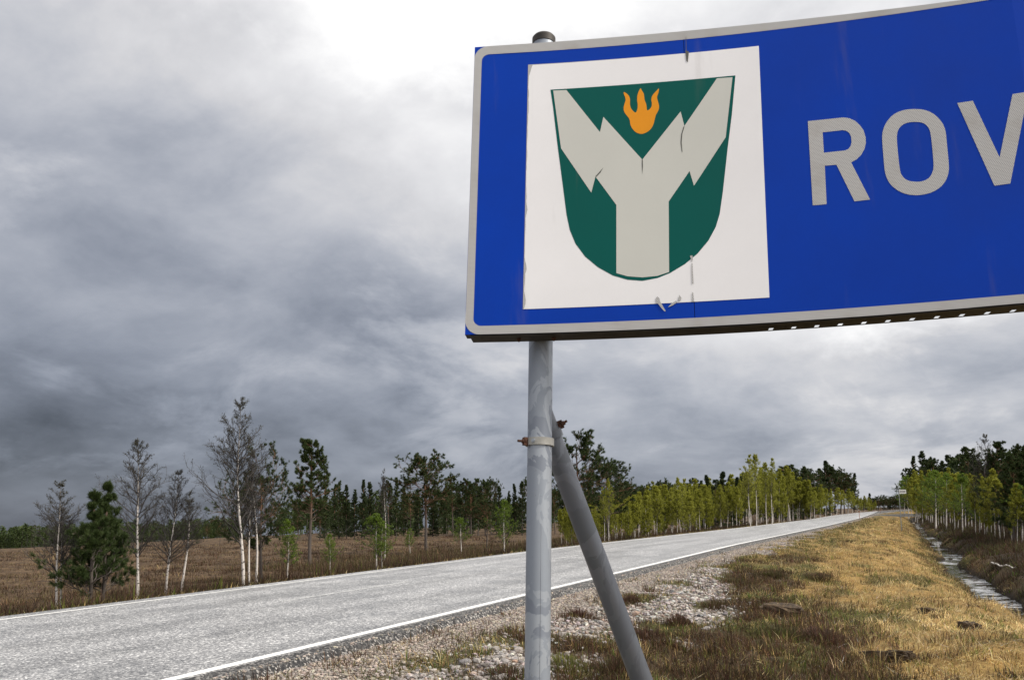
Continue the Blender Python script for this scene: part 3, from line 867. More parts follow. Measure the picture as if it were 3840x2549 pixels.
def trunk_path(rg, H, wob, k=14):
    t = np.linspace(0, 1, k)
    a = rg.uniform(0, 6.28, 4)
    x = wob * H * (np.sin(t * 3.3 + a[0]) - math.sin(a[0])) + wob * .5 * H * (np.sin(t * 8 + a[1]) - math.sin(a[1]))
    y = wob * H * (np.sin(t * 3.0 + a[2]) - math.sin(a[2])) + wob * .5 * H * (np.sin(t * 7 + a[3]) - math.sin(a[3]))
    return np.stack([x, y, t * H], -1)

def make_birch(name, seed, H, r0, first, nbr, spread, nleaf, lsize, leaf_m, nsub=8, ntw=5, angle=(28, 60), narrow=1.0):
    rg = np.random.default_rng(seed)
    tp = trunk_path(rg, H, .012)
    rad = r0 * (1 - np.linspace(0, 1, len(tp))) ** 1.0 + .0035
    rad[0] *= 1.25
    V, q = tubes(tp[None], rad[None], 9)
    ta = Acc(); ta.quads(V, q)
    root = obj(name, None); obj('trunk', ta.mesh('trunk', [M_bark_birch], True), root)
    ca = Acc()
    # limbs, steep and thin, longest about a third of the way up the crown
    t = np.sort(rg.uniform(first, .97, nbr))
    p, dv = sample_path(tp[None], np.zeros(nbr, int), t)
    azm = np.arange(nbr) * 2.4 + rg.uniform(-.5, .5, nbr)
    el = np.radians(90 - rg.uniform(*angle, nbr))
    tn = (t - first) / (1 - first)
    L = spread * H * (np.minimum(1, .6 + tn * 2.2) * (1 - tn) ** .95 + .05) * 1.25 * rg.uniform(.65, 1.2, nbr) * narrow
    dd = np.stack([np.cos(azm) * np.cos(el), np.sin(azm) * np.cos(el), np.sin(el)], -1)
    k = 6; s = np.linspace(0, 1, k)
    P = p[:, None] + dd[:, None] * (s[None, :, None] * L[:, None, None])
    P[..., 2] += .12 * L[:, None] * s[None] ** 2
    P[:, 1:] += rg.normal(size=P[:, 1:].shape) * .02 * L[:, None, None]
    rb = (r0 * .36 * (1 - t) ** .6 + .006)[:, None] * (1 - .8 * s[None])
    V, q = tubes(P, np.maximum(rb, .004), 4); ca.quads(V, q)
    S1, L1, i1, t1 = grow(rg, P, L, nsub, .15, 1, (20, 55), .48, 4, .10)
    V, q = tubes(S1, np.broadcast_to(np.array([.0065, .0055, .0042, .003]), S1.shape[:2]), 3); ca.quads(V, q)
    S2, L2, i2, t2 = grow(rg, S1, L1, ntw, .1, 1, (20, 60), .62, 3, -.05)
    V, q = tubes(S2, np.broadcast_to(np.array([.0038, .003, .0022]), S2.shape[:2]), 3); ca.quads(V, q)
    top = np.stack([tp[-4:]] * 1)
    n1 = int(nleaf * .7)
    for src, n in ((S2, n1), (S1, nleaf - n1)):
        V, q, r_ = leaves(rg, src, n, lsize, .02 + lsize * .35)
        ca.quads(V, q, 1, r_)
    obj('crown', ca.mesh('crown', [M_twig, leaf_m]), root)
    root['H'] = H
    return root

def needle_tufts(rg, p, dv, n, length, width, spreadang, up=.0):
    """n needles at each point, fanned about the twig direction"""
    m = len(p)
    P = np.repeat(p, n, 0); D = np.repeat(dv, n, 0)
    perp = rg.normal(size=P.shape); perp -= D * np.sum(perp * D, 1, keepdims=True); perp = unit(perp)
    a = np.radians(rg.uniform(*spreadang, len(P)))[:, None]
    nd = unit(np.cos(a) * D + np.sin(a) * perp + np.array([0, 0, up]))
    L = length * rg.uniform(.7, 1.2, (len(P), 1))
    w = unit(np.cross(nd, rg.normal(size=P.shape))) * width * .5
    b = P + rg.normal(size=P.shape) * length * .12
    V = np.stack([b - w, b + w, b + nd * L], 1).reshape(-1, 3)
    return V, np.arange(len(P) * 3).reshape(-1, 3), np.repeat(rg.uniform(0, 1, m), n) * .7 + rg.uniform(0, .3, len(P))

def make_pine(name, seed, H, r0, first, form='tall', nwh=13, per=5, length=.26, tuft=(12, .15, .022), dens=1.0, lean_side=0.0):
    rg = np.random.default_rng(seed)
    tp = trunk_path(rg, H, .008)
    rad = r0 * (1 - np.linspace(0, 1, len(tp))) ** .75 + .012; rad[0] *= 1.2
    V, q = tubes(tp[None], rad[None], 9)
    ta = Acc(); ta.quads(V, q)
    root = obj(name, None); obj('trunk', ta.mesh('trunk', [M_bark_pine], True), root)
    ca = Acc()
    th = first + (1 - first) * (np.arange(nwh) + .5) / nwh * .98
    t = np.repeat(th, per) + rg.uniform(-.012, .012, nwh * per)
    n = len(t)
    p, dv = sample_path(tp[None], np.zeros(n, int), t)
    azm = rg.uniform(0, 6.28, n)
    tn = (t - first) / (1 - first)
    if form == 'tall': prof = (1 - tn) ** .55 * .9 + .16
    elif form == 'flat': prof = np.sin(np.clip(tn * .75 + .25, 0, 1) * math.pi) ** .5 * .9 + .25
    else: prof = (1 - tn) ** 1.25 * 1.0 + .06
    L = length * H * prof * rg.uniform(.55, 1.2, n)
    if lean_side: L = L * (1 + lean_side * np.cos(azm))
    el = np.radians({'tall': rg.uniform(-5, 30, n) + tn * 25, 'flat': rg.uniform(-12, 30, n) + tn * 22, 'young': rg.uniform(15, 45, n) + tn * 25}[form])
    dd = np.stack([np.cos(azm) * np.cos(el), np.sin(azm) * np.cos(el), np.sin(el)], -1)
    k = 5; s = np.linspace(0, 1, k)
    P = p[:, None] + dd[:, None] * (s[None, :, None] * L[:, None, None])
    P[..., 2] += .16 * L[:, None] * s[None] ** 2
    P[:, 1:] += rg.normal(size=P[:, 1:].shape) * .035 * L[:, None, None]
    V, q = tubes(P, (r0 * .26 * (1 - t) ** .5 + .008)[:, None] * (1 - .75 * s[None]), 4); ca.quads(V, q)
    S1, L1, i1, t1 = grow(rg, P, L, 6, .3, 1, (25, 60), .50, 4, .25, .5)
    V, q = tubes(S1, np.broadcast_to(np.array([.014, .011, .008, .006]), S1.shape[:2]), 3); ca.quads(V, q)
    S2, L2, i2, t2 = grow(rg, S1, L1, 3, .2, 1, (20, 60), .55, 3, .3)
    V, q = tubes(S2, np.broadcast_to(np.array([.009, .007, .005]), S2.shape[:2]), 3); ca.quads(V, q)
    nd, ln, wd = tuft
    pts, dirs = [], []
    for src, tt in ((S2, (.55, .8, 1.0)), (S1, (.6, .8, 1.0)), (P, (.85, 1.0))):
        for x in tt:
            keep = rg.uniform(0, 1, len(src)) < dens
            a, b = sample_path(src, np.nonzero(keep)[0], np.full(keep.sum(), x)); pts.append(a); dirs.append(b)
    # leading shoots
    tl = np.linspace(.86, 1.0, 14); a, b = sample_path(tp[None], np.zeros(14, int), tl); pts.append(a); dirs.append(b)
    V, tr_, r_ = needle_tufts(rg, np.concatenate(pts), np.concatenate(dirs), nd, ln, wd, (15, 75), .25)
    ca.tris(V, tr_, 1, r_)
    obj('crown', ca.mesh('crown', [M_bark_pine, M_pine]), root)
    root['H'] = H * {'tall': 1.03, 'flat': 1.04 + length * .45, 'young': 1.02}[form]
    return root

def make_spruce(name, seed, H, r0, wid, nb=150):
    rg = np.random.default_rng(seed)
    tp = trunk_path(rg, H, .004)
    rad = r0 * (1 - np.linspace(0, 1, len(tp))) + .012
    V, q = tubes(tp[None], rad[None], 8)
    ta = Acc(); ta.quads(V, q)
    root = obj(name, None); obj('trunk', ta.mesh('trunk', [M_bark_pine], True), root)
    ca = Acc()
    t = np.sort(rg.uniform(.10, .985, nb))
    p, dv = sample_path(tp[None], np.zeros(nb, int), t)
    azm = rg.uniform(0, 6.28, nb)
    L = wid * H * ((1 - t) ** .8 + .05) * rg.uniform(.6, 1.15, nb)
    el = np.radians(-12 + 45 * t + rg.uniform(-12, 12, nb))
    dd = np.stack([np.cos(azm) * np.cos(el), np.sin(azm) * np.cos(el), np.sin(el)], -1)
    k = 5; s = np.linspace(0, 1, k)
    P = p[:, None] + dd[:, None] * (s[None, :, None] * L[:, None, None])
    P[..., 2] += L[:, None] * (-.18 * np.sin(s * math.pi)[None] + .06 * s[None] ** 2)
    V, q = tubes(P, np.broadcast_to(.018 * (1 - .75 * s[None]), P.shape[:2]), 3); ca.quads(V, q)
    n = 26
    i = np.repeat(np.arange(nb), n); tt = rg.uniform(.12, 1, len(i))
    a, b = sample_path(P, i, tt)
    sidev_ = unit(np.cross(b, np.array([0, 0, 1.0])))
    b = unit(b * .6 + sidev_ * rg.choice([-1, 1], (len(i), 1)) * .8 + np.array([0, 0, -.25]))
    V, tr_, r_ = needle_tufts(rg, a, b, 5, .20, .05, (5, 50), -.1)
    ca.tris(V, tr_, 1, r_)
    obj('crown', ca.mesh('crown', [M_bark_pine, M_spruce]), root)
    root['H'] = H
    return root

PROTO = {}
def proto(kind, maker): PROTO.setdefault(kind, []).append([maker, None])
def B(seed, **k): return lambda: make_birch('birch_tree', seed, **k)
for s_ in range(3):
    proto('bare', B(100 + s_, H=6.0, r0=.058, first=.25, nbr=60, spread=.29, nleaf=5200, lsize=.024, leaf_m=M_bud, nsub=9, ntw=5, angle=(32, 62)))
for s_ in range(2):
    proto('barenarrow', B(120 + s_, H=6.0, r0=.055, first=.38, nbr=44, spread=.17, nleaf=2600, lsize=.026, leaf_m=M_bud, nsub=7, ntw=4, angle=(20, 42)))
for s_ in range(3):
    proto('green', B(140 + s_, H=4.2, r0=.045, first=.24, nbr=36, spread=.32, nleaf=5600, lsize=.046, leaf_m=M_greenleaf, nsub=7, ntw=4))
for s_ in range(5):
    proto('yellow', B(160 + s_, H=5.0, r0=.030, first=.12 + .06 * s_, nbr=50, spread=.18 + .03 * (s_ % 3), nleaf=13000, lsize=.044, leaf_m=M_birchleaf, nsub=7, ntw=4, angle=(20, 45)))
for s_ in range(2):
    proto('yellowtall', B(180 + s_, H=7.4, r0=.045, first=.36, nbr=46, spread=.19, nleaf=7000, lsize=.056, leaf_m=M_birchleaf, nsub=7, ntw=4, angle=(20, 45)))
for s_ in range(3):
    proto('pine', lambda s_=s_: make_pine('pine_tree', 200 + s_, 8.0, .10, .34 + .08 * s_, 'tall', 12, 5, .20))
for s_ in range(3):
    proto('flatpine', lambda s_=s_: make_pine('pine_tree', 220 + s_, 7.5, .10, .48 - .05 * s_, 'flat', 9, 6, .24))
proto('bushpine', lambda: make_pine('pine_tree', 240, 6.0, .09, .30, 'flat', 9, 6, .36, (13, .15, .022), 1.0, .6))
for s_ in range(2):
    proto('youngpine', lambda s_=s_: make_pine('pine_tree', 250 + s_, 4.2, .06, .12, 'young', 9, 5, .33, (18, .16, .018), .62))
for s_ in range(3):
    proto('spruce', lambda s_=s_: make_spruce('spruce_tree', 260 + s_, 8.5, .09, .15 + .03 * s_, 150))

tree_rng = np.random.default_rng(99)
def tree(kind, px, dist, top, label, group=None, wid=1.0, var=None, rot=None, lean=None, cat='tree', basepx=None):
    L = PROTO[kind]
    slot = L[int(tree_rng.integers(len(L))) if var is None else var % len(L)]
    b = along(px, dist)
    dz = rayd(px, top); h = np.linalg.norm(b[:2]) / np.linalg.norm(dz[:2]) * dz[2] + EYE[2] - b[2]
    if slot[1] is None:
        slot[1] = slot[0](); root = slot[1]
    else:
        root = slot[1].copy(); C.objects.link(root)
        for ch in slot[1].children:
            c = ch.copy(); C.objects.link(c); c.parent = root
    sc = h / root['H']
    root.location = (b[0], b[1], b[2] - .06)
    root.scale = (sc * wid, sc * wid, sc)
    # the image column of the top fixes a slight lean
    root.rotation_euler = (0, 0, tree_rng.uniform(0, 6.28) if rot is None else rot)
    if lean is None:
        topw = np.array([b[0], b[1], b[2] + h]); pxt = proj(topw)[0]
        ang = (px - pxt) / 2000 * dist / h * .8 + tree_rng.normal() * .012
    else: ang = lean
    axis_v = Vector((CF[0], CF[1], 0)).normalized()
    root.rotation_mode = 'QUATERNION'
    from mathutils import Quaternion
    root.rotation_quaternion = Quaternion(axis_v, ang) @ Quaternion((0, 0, 1), tree_rng.uniform(0, 6.28) if rot is None else rot)
    tag(root, label, cat, group)
    return root

# --- single trees on the far side of the road
tree('bare', 140, 26.5, 1102, 'small bare birch standing next to the dark bushy young pines', var=0, wid=1.05)
tree('barenarrow', 152, 27.2, 1150, 'thin white-stemmed birch leaning against its taller bare twin beside the young pines', var=0)
tree('youngpine', 217, 26.0, 1122, 'dark bushy young pine, the shorter and wider of a pair between two bare birches', var=0, wid=1.0)
tree('youngpine', 244, 27.0, 1103, 'dark young pine with long leading shoot, the taller of a pair between bare birches', var=1, wid=.85)
tree('bare', 323, 30.0, 1006, 'bare birch with rounded airy crown beside the dark young pines', var=1, wid=.95)
tree('bare', 385, 30.0, 1079, 'short bare birch with curved white trunk, between two other bare birches', var=2, lean=.07)
tree('barenarrow', 422, 32.5, 1124, 'slender bare birch sapling with pale crooked stem', var=1, wid=1.3, lean=.05)
tree('bare', 563, 28.6, 913, 'tallest bare birch with thick white trunk, in front of a bushy pine', var=0, wid=.92)
tree('barenarrow', 577, 29.5, 1070, 'thin birch stem close beside the tallest bare birch', 'thin birch stems beside the tallest birch', var=0)
tree('barenarrow', 591, 29.8, 1030, 'thin birch stem close beside the tallest bare birch', 'thin birch stems beside the tallest birch', var=1)
bp = tree('bushpine', 604, 36.0, 1060, 'broad bushy pine right behind the tallest bare birch', var=0, rot=-AZ - .1, lean=0)
tree('green', 664, 35.0, 1195, 'little birch with sparse green leaves between the bushy pine and a slim pine', var=0, wid=1.1)
tree('pine', 715, 50.0, 1008, 'slim tall pine with tufted pointed crown standing alone on the bog', var=0, wid=1.05)
tree('green', 762, 40.0, 1228, 'tiny birch sapling with thin white stem on the brown heath', var=1)
tree('green', 866, 38.5, 1180, 'fresh green birch with two white stems at the roadside', 'two green birches side by side at the roadside', var=2, wid=1.25)
tree('green', 880, 38.8, 1202, 'fresh green birch with two white stems at the roadside', 'two green birches side by side at the roadside', var=0)
tree('barenarrow', 886, 50.0, 1076, 'tall pale bare birch with thin straight trunk behind a green birch', var=1, wid=.8)
tree('flatpine', 982, 62.0, 1032, 'lone pine with wide umbrella crown and bare trunk on the bog', var=0, wid=1.25)
tree('flatpine', 1121, 64.0, 1138, 'low dark pine with small dense crown in front of the forest edge', var=1, wid=1.0)
tree('green', 1160, 50.0, 1150, 'leafy green birch beside the galvanised sign post', var=1, wid=1.05)
tree('green', 1062, 60.0, 1190, 'low light-green birch bush on the heath, between two pines', var=2, wid=1.3)
tree('green', 945, 58.0, 1216, 'small light-green birch sapling by the umbrella-crowned pine', var=0, wid=1.3)
tree('flatpine', 1337, 52.0, 985, 'big dark pine with open tufted crown behind the slanting brace', var=2, wid=1.15)
tree('flatpine', 1402, 56.0, 1050, 'wide dark pine next to the big pine behind the brace', var=1, wid=1.15)
tree('yellowtall', 1392, 47.0, 1120, 'thin white-stemmed birch in a pair where the birch thicket begins', 'pair of thin birches where the thicket begins', var=0, wid=.7)
tree('yellowtall', 1402, 47.5, 1098, 'thin white-stemmed birch in a pair where the birch thicket begins', 'pair of thin birches where the thicket begins', var=1, wid=.7)

# --- forest at the bog's far edge
L_ = {'pine': 'tall slender pine in the forest line at the far edge of the bog', 'flatpine': 'round-topped pine in the forest line at the far edge of the bog', 'spruce': 'pointed narrow spruce in the forest line at the far edge of the bog'}
G_ = 'forest line at the far edge of the bog, '
tops = [(455, 1222), (480, 1205), (505, 1196), (530, 1212), (545, 1180), (640, 1200), (668, 1190), (690, 1170), (735, 1165), (752, 1128), (768, 1112), (785, 1122), (800, 1116), (818, 1128), (838, 1106), (858, 1110), (880, 1122), (896, 1108), (912, 1098), (930, 1118), (946, 1128), (965, 1132), (985, 1120), (1005, 1128), (1028, 1112), (1042, 1098), (1060, 1120), (1075, 1106), (1085, 1112), (1105, 1104), (1118, 1106), (1135, 1098), (1155, 1118), (1172, 1128), (1190, 1112), (1205, 1106), (1222, 1096), (1240, 1112), (1262, 1104), (1280, 1116), (1296, 1108)]
for i, (px, ty) in enumerate(tops):
    k = ['pine', 'spruce', 'flatpine', 'pine', 'spruce'][int(tree_rng.integers(5))]
    tree(k, px + tree_rng.uniform(-3, 3), 112 + tree_rng.uniform(0, 26), ty + tree_rng.uniform(-3, 3), L_[k], G_ + k, wid=tree_rng.uniform(.75, 1.05))
for i in range(18):
    px = 745 + i * 31 + tree_rng.uniform(-8, 8)
    tree(['pine', 'spruce', 'spruce'][i % 3], px, 122 + tree_rng.uniform(0, 30), 1160 + tree_rng.uniform(-18, 22), L_[['pine', 'spruce', 'spruce'][i % 3]], G_ + ['pine', 'spruce', 'spruce'][i % 3], wid=tree_rng.uniform(1.1, 1.5))

# --- birch thicket along the left side of the road
LY = ['young yellow-green birch in the front row of the thicket, right beside the road', 'young yellow-green birch in the middle of the roadside thicket, behind its front row', 'yellow-green birch at the back of the roadside thicket, in front of dark conifers', 'far-off yellow-green birch in the thicket where the road starts to bend']
GY = 'yellow-green birch thicket by the road, row '
def topline(px): return np.interp(px, [1290, 1400, 1500, 1600, 1650, 1700, 1760, 1816, 1844, 1898, 1941, 1984, 2014], [1180, 1150, 1140, 1122, 1118, 1106, 1096, 1094, 1122, 1132, 1126, 1142, 1156])
def lat_dist(px, lat):
    d = rayd(px, 1200); h = d[:2] / np.linalg.norm(d[:2]); return lat / h[0]
px = 1300.0
while px < 1890:
    for rowi, lat in enumerate((-17.0, -20.0, -24.5)):
        D = lat_dist(px, lat - tree_rng.uniform(0, 2.5))
        D = min(D, 175)
        tree('yellow', px + tree_rng.uniform(-7, 7), D, topline(px) + tree_rng.uniform(-26, 14), LY[rowi], GY + str(rowi + 1), wid=tree_rng.uniform(.85, 1.25), var=int(tree_rng.choice([0, 0, 1, 1, 2, 3, 4])))
    px += np.interp(px, [1300, 1600, 1900], [14.5, 13, 14])
for px, D in [(1870, 150), (1878, 165), (1893, 168), (1905, 180), (1918, 190), (1931, 200), (1944, 205), (1957, 215), (1968, 225), (1978, 240), (1987, 250), (1996, 262), (2004, 275), (2010, 290), (2016, 300), (2020, 315)]:
    tree('yellow', px, D, topline(px) + tree_rng.uniform(-8, 5), LY[3], GY + '4', wid=tree_rng.uniform(1.0, 1.4))
for px, D, ty in [(1507, 78, 1108), (1567, 84, 1096), (1575, 86, 1110), (1730, 92, 1046), (1744, 94, 1042), (1780, 98, 1054), (1768, 100, 1062)]:
    tree('yellowtall', px, D, ty, 'tall birch with pale thin top rising out of the yellow-green thicket', 'tall birches rising out of the thicket', wid=tree_rng.uniform(.8, 1.0))
KN = {'pine': 'tall slender pine', 'flatpine': 'round-topped pine', 'spruce': 'pointed narrow spruce', 'youngpine': 'bushy low pine'}
LC, GC = ' rising behind the yellow-green birch thicket', 'conifers behind the birch thicket, '
for px, ty, k in [(1428, 1120, 'pine'), (1445, 1108, 'pine'), (1465, 1125, 'spruce'), (1483, 1112, 'flatpine'), (1500, 1128, 'pine'), (1528, 1100, 'flatpine'), (1550, 1115, 'pine'), (1585, 1112, 'pine'), (1602, 1101, 'pine'), (1616, 1106, 'spruce'), (1632, 1093, 'spruce'), (1650, 1104, 'pine'), (1667, 1085, 'spruce'), (1686, 1095, 'spruce'), (1702, 1098, 'spruce'), (1716, 1090, 'pine')]:
    tree(k, px, 115 + tree_rng.uniform(0, 22), ty, KN[k] + LC, GC + k, wid=1.15)
for px, ty, k in [(1806, 1080, 'pine'), (1820, 1070, 'pine'), (1834, 1074, 'flatpine'), (1854, 1073, 'spruce'), (1866, 1088, 'pine'), (1878, 1074, 'flatpine'), (1892, 1078, 'spruce'), (1907, 1060, 'spruce'), (1916, 1072, 'pine'), (1928, 1074, 'flatpine'), (1940, 1082, 'flatpine'), (1950, 1090, 'pine'), (1958, 1104, 'pine'), (1972, 1089, 'spruce')]:
    tree(k, px, np.interp(px, [1800, 1860, 1900, 1972], [165, 185, 250, 330]) + tree_rng.uniform(0, 25), ty, KN[k] + LC, GC + k, wid=1.35 if k != 'spruce' else 1.1)
# --- forest closing the road far ahead
LF, GF = ' in the distant forest where the road disappears', 'distant trees at the end of the road, '
for px, ty in [(1994, 1150), (2006, 1136), (2016, 1146), (2028, 1143), (2034, 1150), (2040, 1140), (2048, 1147), (2055, 1146), (2061, 1142), (2068, 1146), (2075, 1138), (2082, 1140), (2090, 1136)]:
    k = ['spruce', 'pine', 'flatpine'][int(tree_rng.integers(3))]
    tree(k, px, 420 + tree_rng.uniform(0, 40), ty, KN[k] + LF, GF + k, wid=1.8)
for i in range(22):
    tree(['spruce', 'pine'][i % 2], 1985 + i * 5.4, 450 + tree_rng.uniform(0, 50), 1152 + tree_rng.uniform(-5, 4), KN[['spruce', 'pine'][i % 2]] + LF, GF + ['spruce', 'pine'][i % 2], wid=2.2)

# --- wood on the far bank of the ditch
LB = {'yellow': 'birch with yellow-green leaves and white trunk on the wooded ditch bank', 'green': 'small airy fresh-green birch on the wooded ditch bank'}
GB = {'yellow': 'yellow-green birches on the ditch bank', 'green': 'fresh-green birches on the ditch bank'}
for px, D, ty in [(2088, 215, 1106), (2096, 205, 1096), (2103, 195, 1090), (2111, 182, 1086), (2119, 170, 1082), (2128, 160, 1084), (2136, 150, 1090), (2146, 130, 1086), (2157, 105, 1084), (2170, 112, 1080), (2181, 100, 1086), (2191, 108, 1082), (2207, 90, 1070), (2218, 84, 1096), (2232, 88, 1092), (2247, 76, 1090), (2268, 61, 1086), (2282, 68, 1100), (2291, 57, 1080), (2312, 54, 1120), (2328, 60, 1110), (2352, 52, 1120), (2380, 50, 1100), (2420, 46, 1090), (2116, 175, 1090), (2141, 142, 1088), (2164, 112, 1086), (2176, 104, 1092), (2200, 92, 1090), (2225, 84, 1092), (2240, 80, 1088), (2256, 70, 1096), (2276, 62, 1092), (2302, 56, 1098), (2340, 52, 1106), (2124, 185, 1092), (2150, 145, 1096), (2196, 118, 1090), (2260, 80, 1094)]:
    kk_ = 'green' if tree_rng.uniform() < .3 else 'yellow'
    tree(kk_, px, D * tree_rng.uniform(.95, 1.12), ty + tree_rng.uniform(-10, 18), LB[kk_], GB[kk_], wid=tree_rng.uniform(.9, 1.3), var=int(tree_rng.choice([0, 0, 0, 1, 1, 2, 4])))
for px, D, ty in [(2164, 135, 1140), (2214, 108, 1130), (2240, 98, 1120), (2258, 86, 1125), (2299, 72, 1100), (2330, 58, 1075), (2356, 56, 1085), (2390, 52, 1070)]:
    tree('youngpine', px, D, ty, 'low dark pine growing between the birches at the edge of the ditch', 'low pines at the edge of the ditch', wid=tree_rng.uniform(.8, 1.1))
tree('bare', 2273, 70, 998, 'tall bare birch standing above the pines on the ditch bank', var=2, wid=.8)
LP, GP = ' in the dark wood on the far bank of the ditch', 'conifers on the ditch bank, '
for px, D, ty, k in [(2096, 240, 1078, 'pine'), (2109, 230, 1049, 'spruce'), (2129, 215, 1037, 'spruce'), (2141, 200, 1055, 'pine'), (2152, 185, 1058, 'pine'), (2163, 175, 1070, 'spruce'), (2175, 160, 1060, 'spruce'), (2189, 150, 1046, 'spruce'), (2205, 140, 1049, 'pine'), (2220, 125, 1048, 'pine'), (2236, 115, 1028, 'pine'), (2249, 105, 1046, 'spruce'), (2262, 98, 1060, 'pine'), (2285, 84, 1050, 'pine'), (2305, 62, 1014, 'pine'), (2327, 58, 1036, 'youngpine'), (2334, 50, 1046, 'pine'), (2348, 66, 1026, 'pine'), (2362, 60, 1040, 'pine'), (2385, 62, 1020, 'pine'), (2410, 58, 1010, 'pine'), (2440, 56, 1000, 'pine'), (2480, 60, 990, 'spruce'), (2530, 56, 985, 'pine')]:
    tree(k, px, D * (1.3 if px < 2300 else 1.12), ty, KN[k] + LP, GP + k, wid=1.1)
for i in range(34):
    px = 2100 + i * 13
    tree(['spruce', 'pine', 'youngpine'][i % 3], px + tree_rng.uniform(-5, 5), np.interp(px, [2100, 2200, 2360, 2540], [330, 215, 100, 80]) + tree_rng.uniform(0, 25), 1100 + tree_rng.uniform(-14, 30), KN[['spruce', 'pine', 'youngpine'][i % 3]] + LP, GP + ['spruce', 'pine', 'youngpine'][i % 3], wid=1.6)

# ------------------------------------------------------------------ ground cover
def _blade(gg):
    col = attr(gg, 'col', 'Color')
    s1 = bsdf(gg, col, .7, spec=.25)
    tr = gg.n('ShaderNodeBsdfTranslucent', inp={0: col}).outputs[0]
    return gg.n('ShaderNodeMixShader', inp={0: .28, 1: s1, 2: tr}).outputs[0]
M_blade = mat('plant_blades', _blade)

def blade_arrays(rg, P, heading, tilt, L, W, droop, col):
    """one bent blade per row of P: a quad and a tip triangle"""
    n = len(P)
    h = np.stack([np.cos(heading), np.sin(heading), np.zeros(n)], -1)
    d0 = h * np.sin(tilt)[:, None] + np.array([0, 0, 1.0]) * np.cos(tilt)[:, None]
    t2 = np.clip(tilt + droop, -2.2, 2.2)
    d1 = h * np.sin(t2)[:, None] + np.array([0, 0, 1.0]) * np.cos(t2)[:, None]
    w = np.stack([-np.sin(heading + rg.uniform(-.9, .9, n)), np.cos(heading + rg.uniform(-.9, .9, n)), rg.uniform(-.3, .3, n)], -1) * (W * .5)[:, None]
    mid = P + d0 * (L * .5)[:, None]
    tip = mid + d1 * (L * .5)[:, None]
    V = np.stack([P - w, P + w, mid + w * .8, mid - w * .8, tip], 1).reshape(-1, 3)
    b = np.arange(n) * 5
    q = np.stack([b, b + 1, b + 2, b + 3], -1); t = np.stack([b + 3, b + 2, b + 4], -1)
    return V, q, t, np.repeat(col, 5, 0)
class Blades:
    def __init__(s): s.V, s.q, s.t, s.c, s.n = [], [], [], [], 0
    def add(s, V, q, t, c):
        s.V.append(V); s.q.append(q + s.n); s.t.append(t + s.n); s.c.append(c); s.n += len(V)
    def build(s, name, parent=None):
        return obj(name, newmesh(name, np.concatenate(s.V), np.concatenate(s.q), np.concatenate(s.t), [M_blade], attrs={'col': ('POINT', np.concatenate(s.c))}), parent)
def palette(rg, n, cols, jit=.25):
    cols = np.asarray(cols); c = cols[rg.integers(0, len(cols), n)]
    return np.clip(c * rg.uniform(1 - jit, 1 + jit, (n, 1)) * rg.uniform(1 - jit * .25, 1 + jit * .25, (n, 3)), 0, 1)
STRAW = [(.52, .38, .16), (.62, .48, .23), (.40, .28, .11), (.68, .55, .30), (.30, .20, .08)]
GREEN = [(.10, .15, .02), (.16, .20, .035), (.22, .24, .05)]
HEATH = [(.070, .036, .022), (.105, .050, .030), (.050, .036, .018), (.13, .072, .043), (.075, .060, .024)]
BROWN = [(.075, .048, .030), (.12, .075, .045), (.05, .034, .022), (.17, .11, .065)]
OLIVE = [(.07, .075, .018), (.11, .11, .028), (.05, .06, .018)]

rg = np.random.default_rng(5)
def bank_points(n, x0, x1, y0, y1, p=1.45):
    u = rg.uniform(0, 1, n)
    Y = (y0 ** (1 - p) + u * (y1 ** (1 - p) - y0 ** (1 - p))) ** (1 / (1 - p))
    return rg.uniform(x0, x1, n), Y
def tuft(B, X, Y, nb, rad, L, W, tilt, droop, cols, flow=None, jit=.3, zoff=0.0, tint=None):
    n = len(X)
    i = np.repeat(np.arange(n), nb)
    a = rg.uniform(0, 6.28, len(i)); r_ = np.sqrt(rg.uniform(0, 1, len(i))) * rad[i]
    x = X[i] + np.cos(a) * r_; y = Y[i] + np.sin(a) * r_
    z = terrain(x, y) - .01 + zoff
    hd = a + rg.uniform(-.6, .6, len(i)) if flow is None else flow[i] + rg.normal(size=len(i)) * .7
    sc = (1 + Y / 55)[i]
    B.add(*blade_arrays(rg, np.stack([x, y, z], -1), hd, rg.uniform(*tilt, len(i)), L[i] * rg.uniform(.5, 1.25, len(i)), W * sc * rg.uniform(.7, 1.3, len(i)), rg.uniform(*droop, len(i)), palette(rg, len(i), cols, jit) * (1 if tint is None else tint[i][:, None])))
def tintf(x, y):                   # bleached and weathered patches of the dead grass
    return np.clip(.0 + 2.1 * fbm(x * 1.5, y * .9, 91, 4), .38, 1.5) * rg.uniform(.7, 1.3, len(x))

# dry grass and heath on the bank between the road and the ditch
X, Y = bank_points(25000, -5.5, 2.9, 5.5, 150)
k = terrain(X, Y) - road_z(Y) > -1.42
X, Y = X[k], Y[k]
gr, st, ms = zones(X, Y)
u = rg.uniform(0, 1, len(X))
keep = u > gr * .93
X, Y, gr, st, ms = X[keep], Y[keep], gr[keep], st[keep], ms[keep]
flow = (fbm(X * .5, Y * .35, 71, 3) - .5) * 7 - .5
sz = 1 + Y / 90
r1 = rg.uniform(0, 1, len(X))
is_straw = r1 < .10 + .76 * st
dry = Blades()
k = is_straw
tuft(dry, X[k], Y[k], 13, .10 * sz[k], .135 * sz[k] * rg.uniform(.5, 1.3, k.sum()), .0055, (.75, 1.5), (.05, .7), STRAW + STRAW + [(.22, .20, .05)], flow[k], tint=tintf(X[k], Y[k]))
k2 = k & (rg.uniform(0, 1, len(X)) < .07)
tuft(dry, X[k2], Y[k2], 9, .05 * sz[k2], .22 * sz[k2], .0045, (.05, .6), (.2, .9), STRAW)
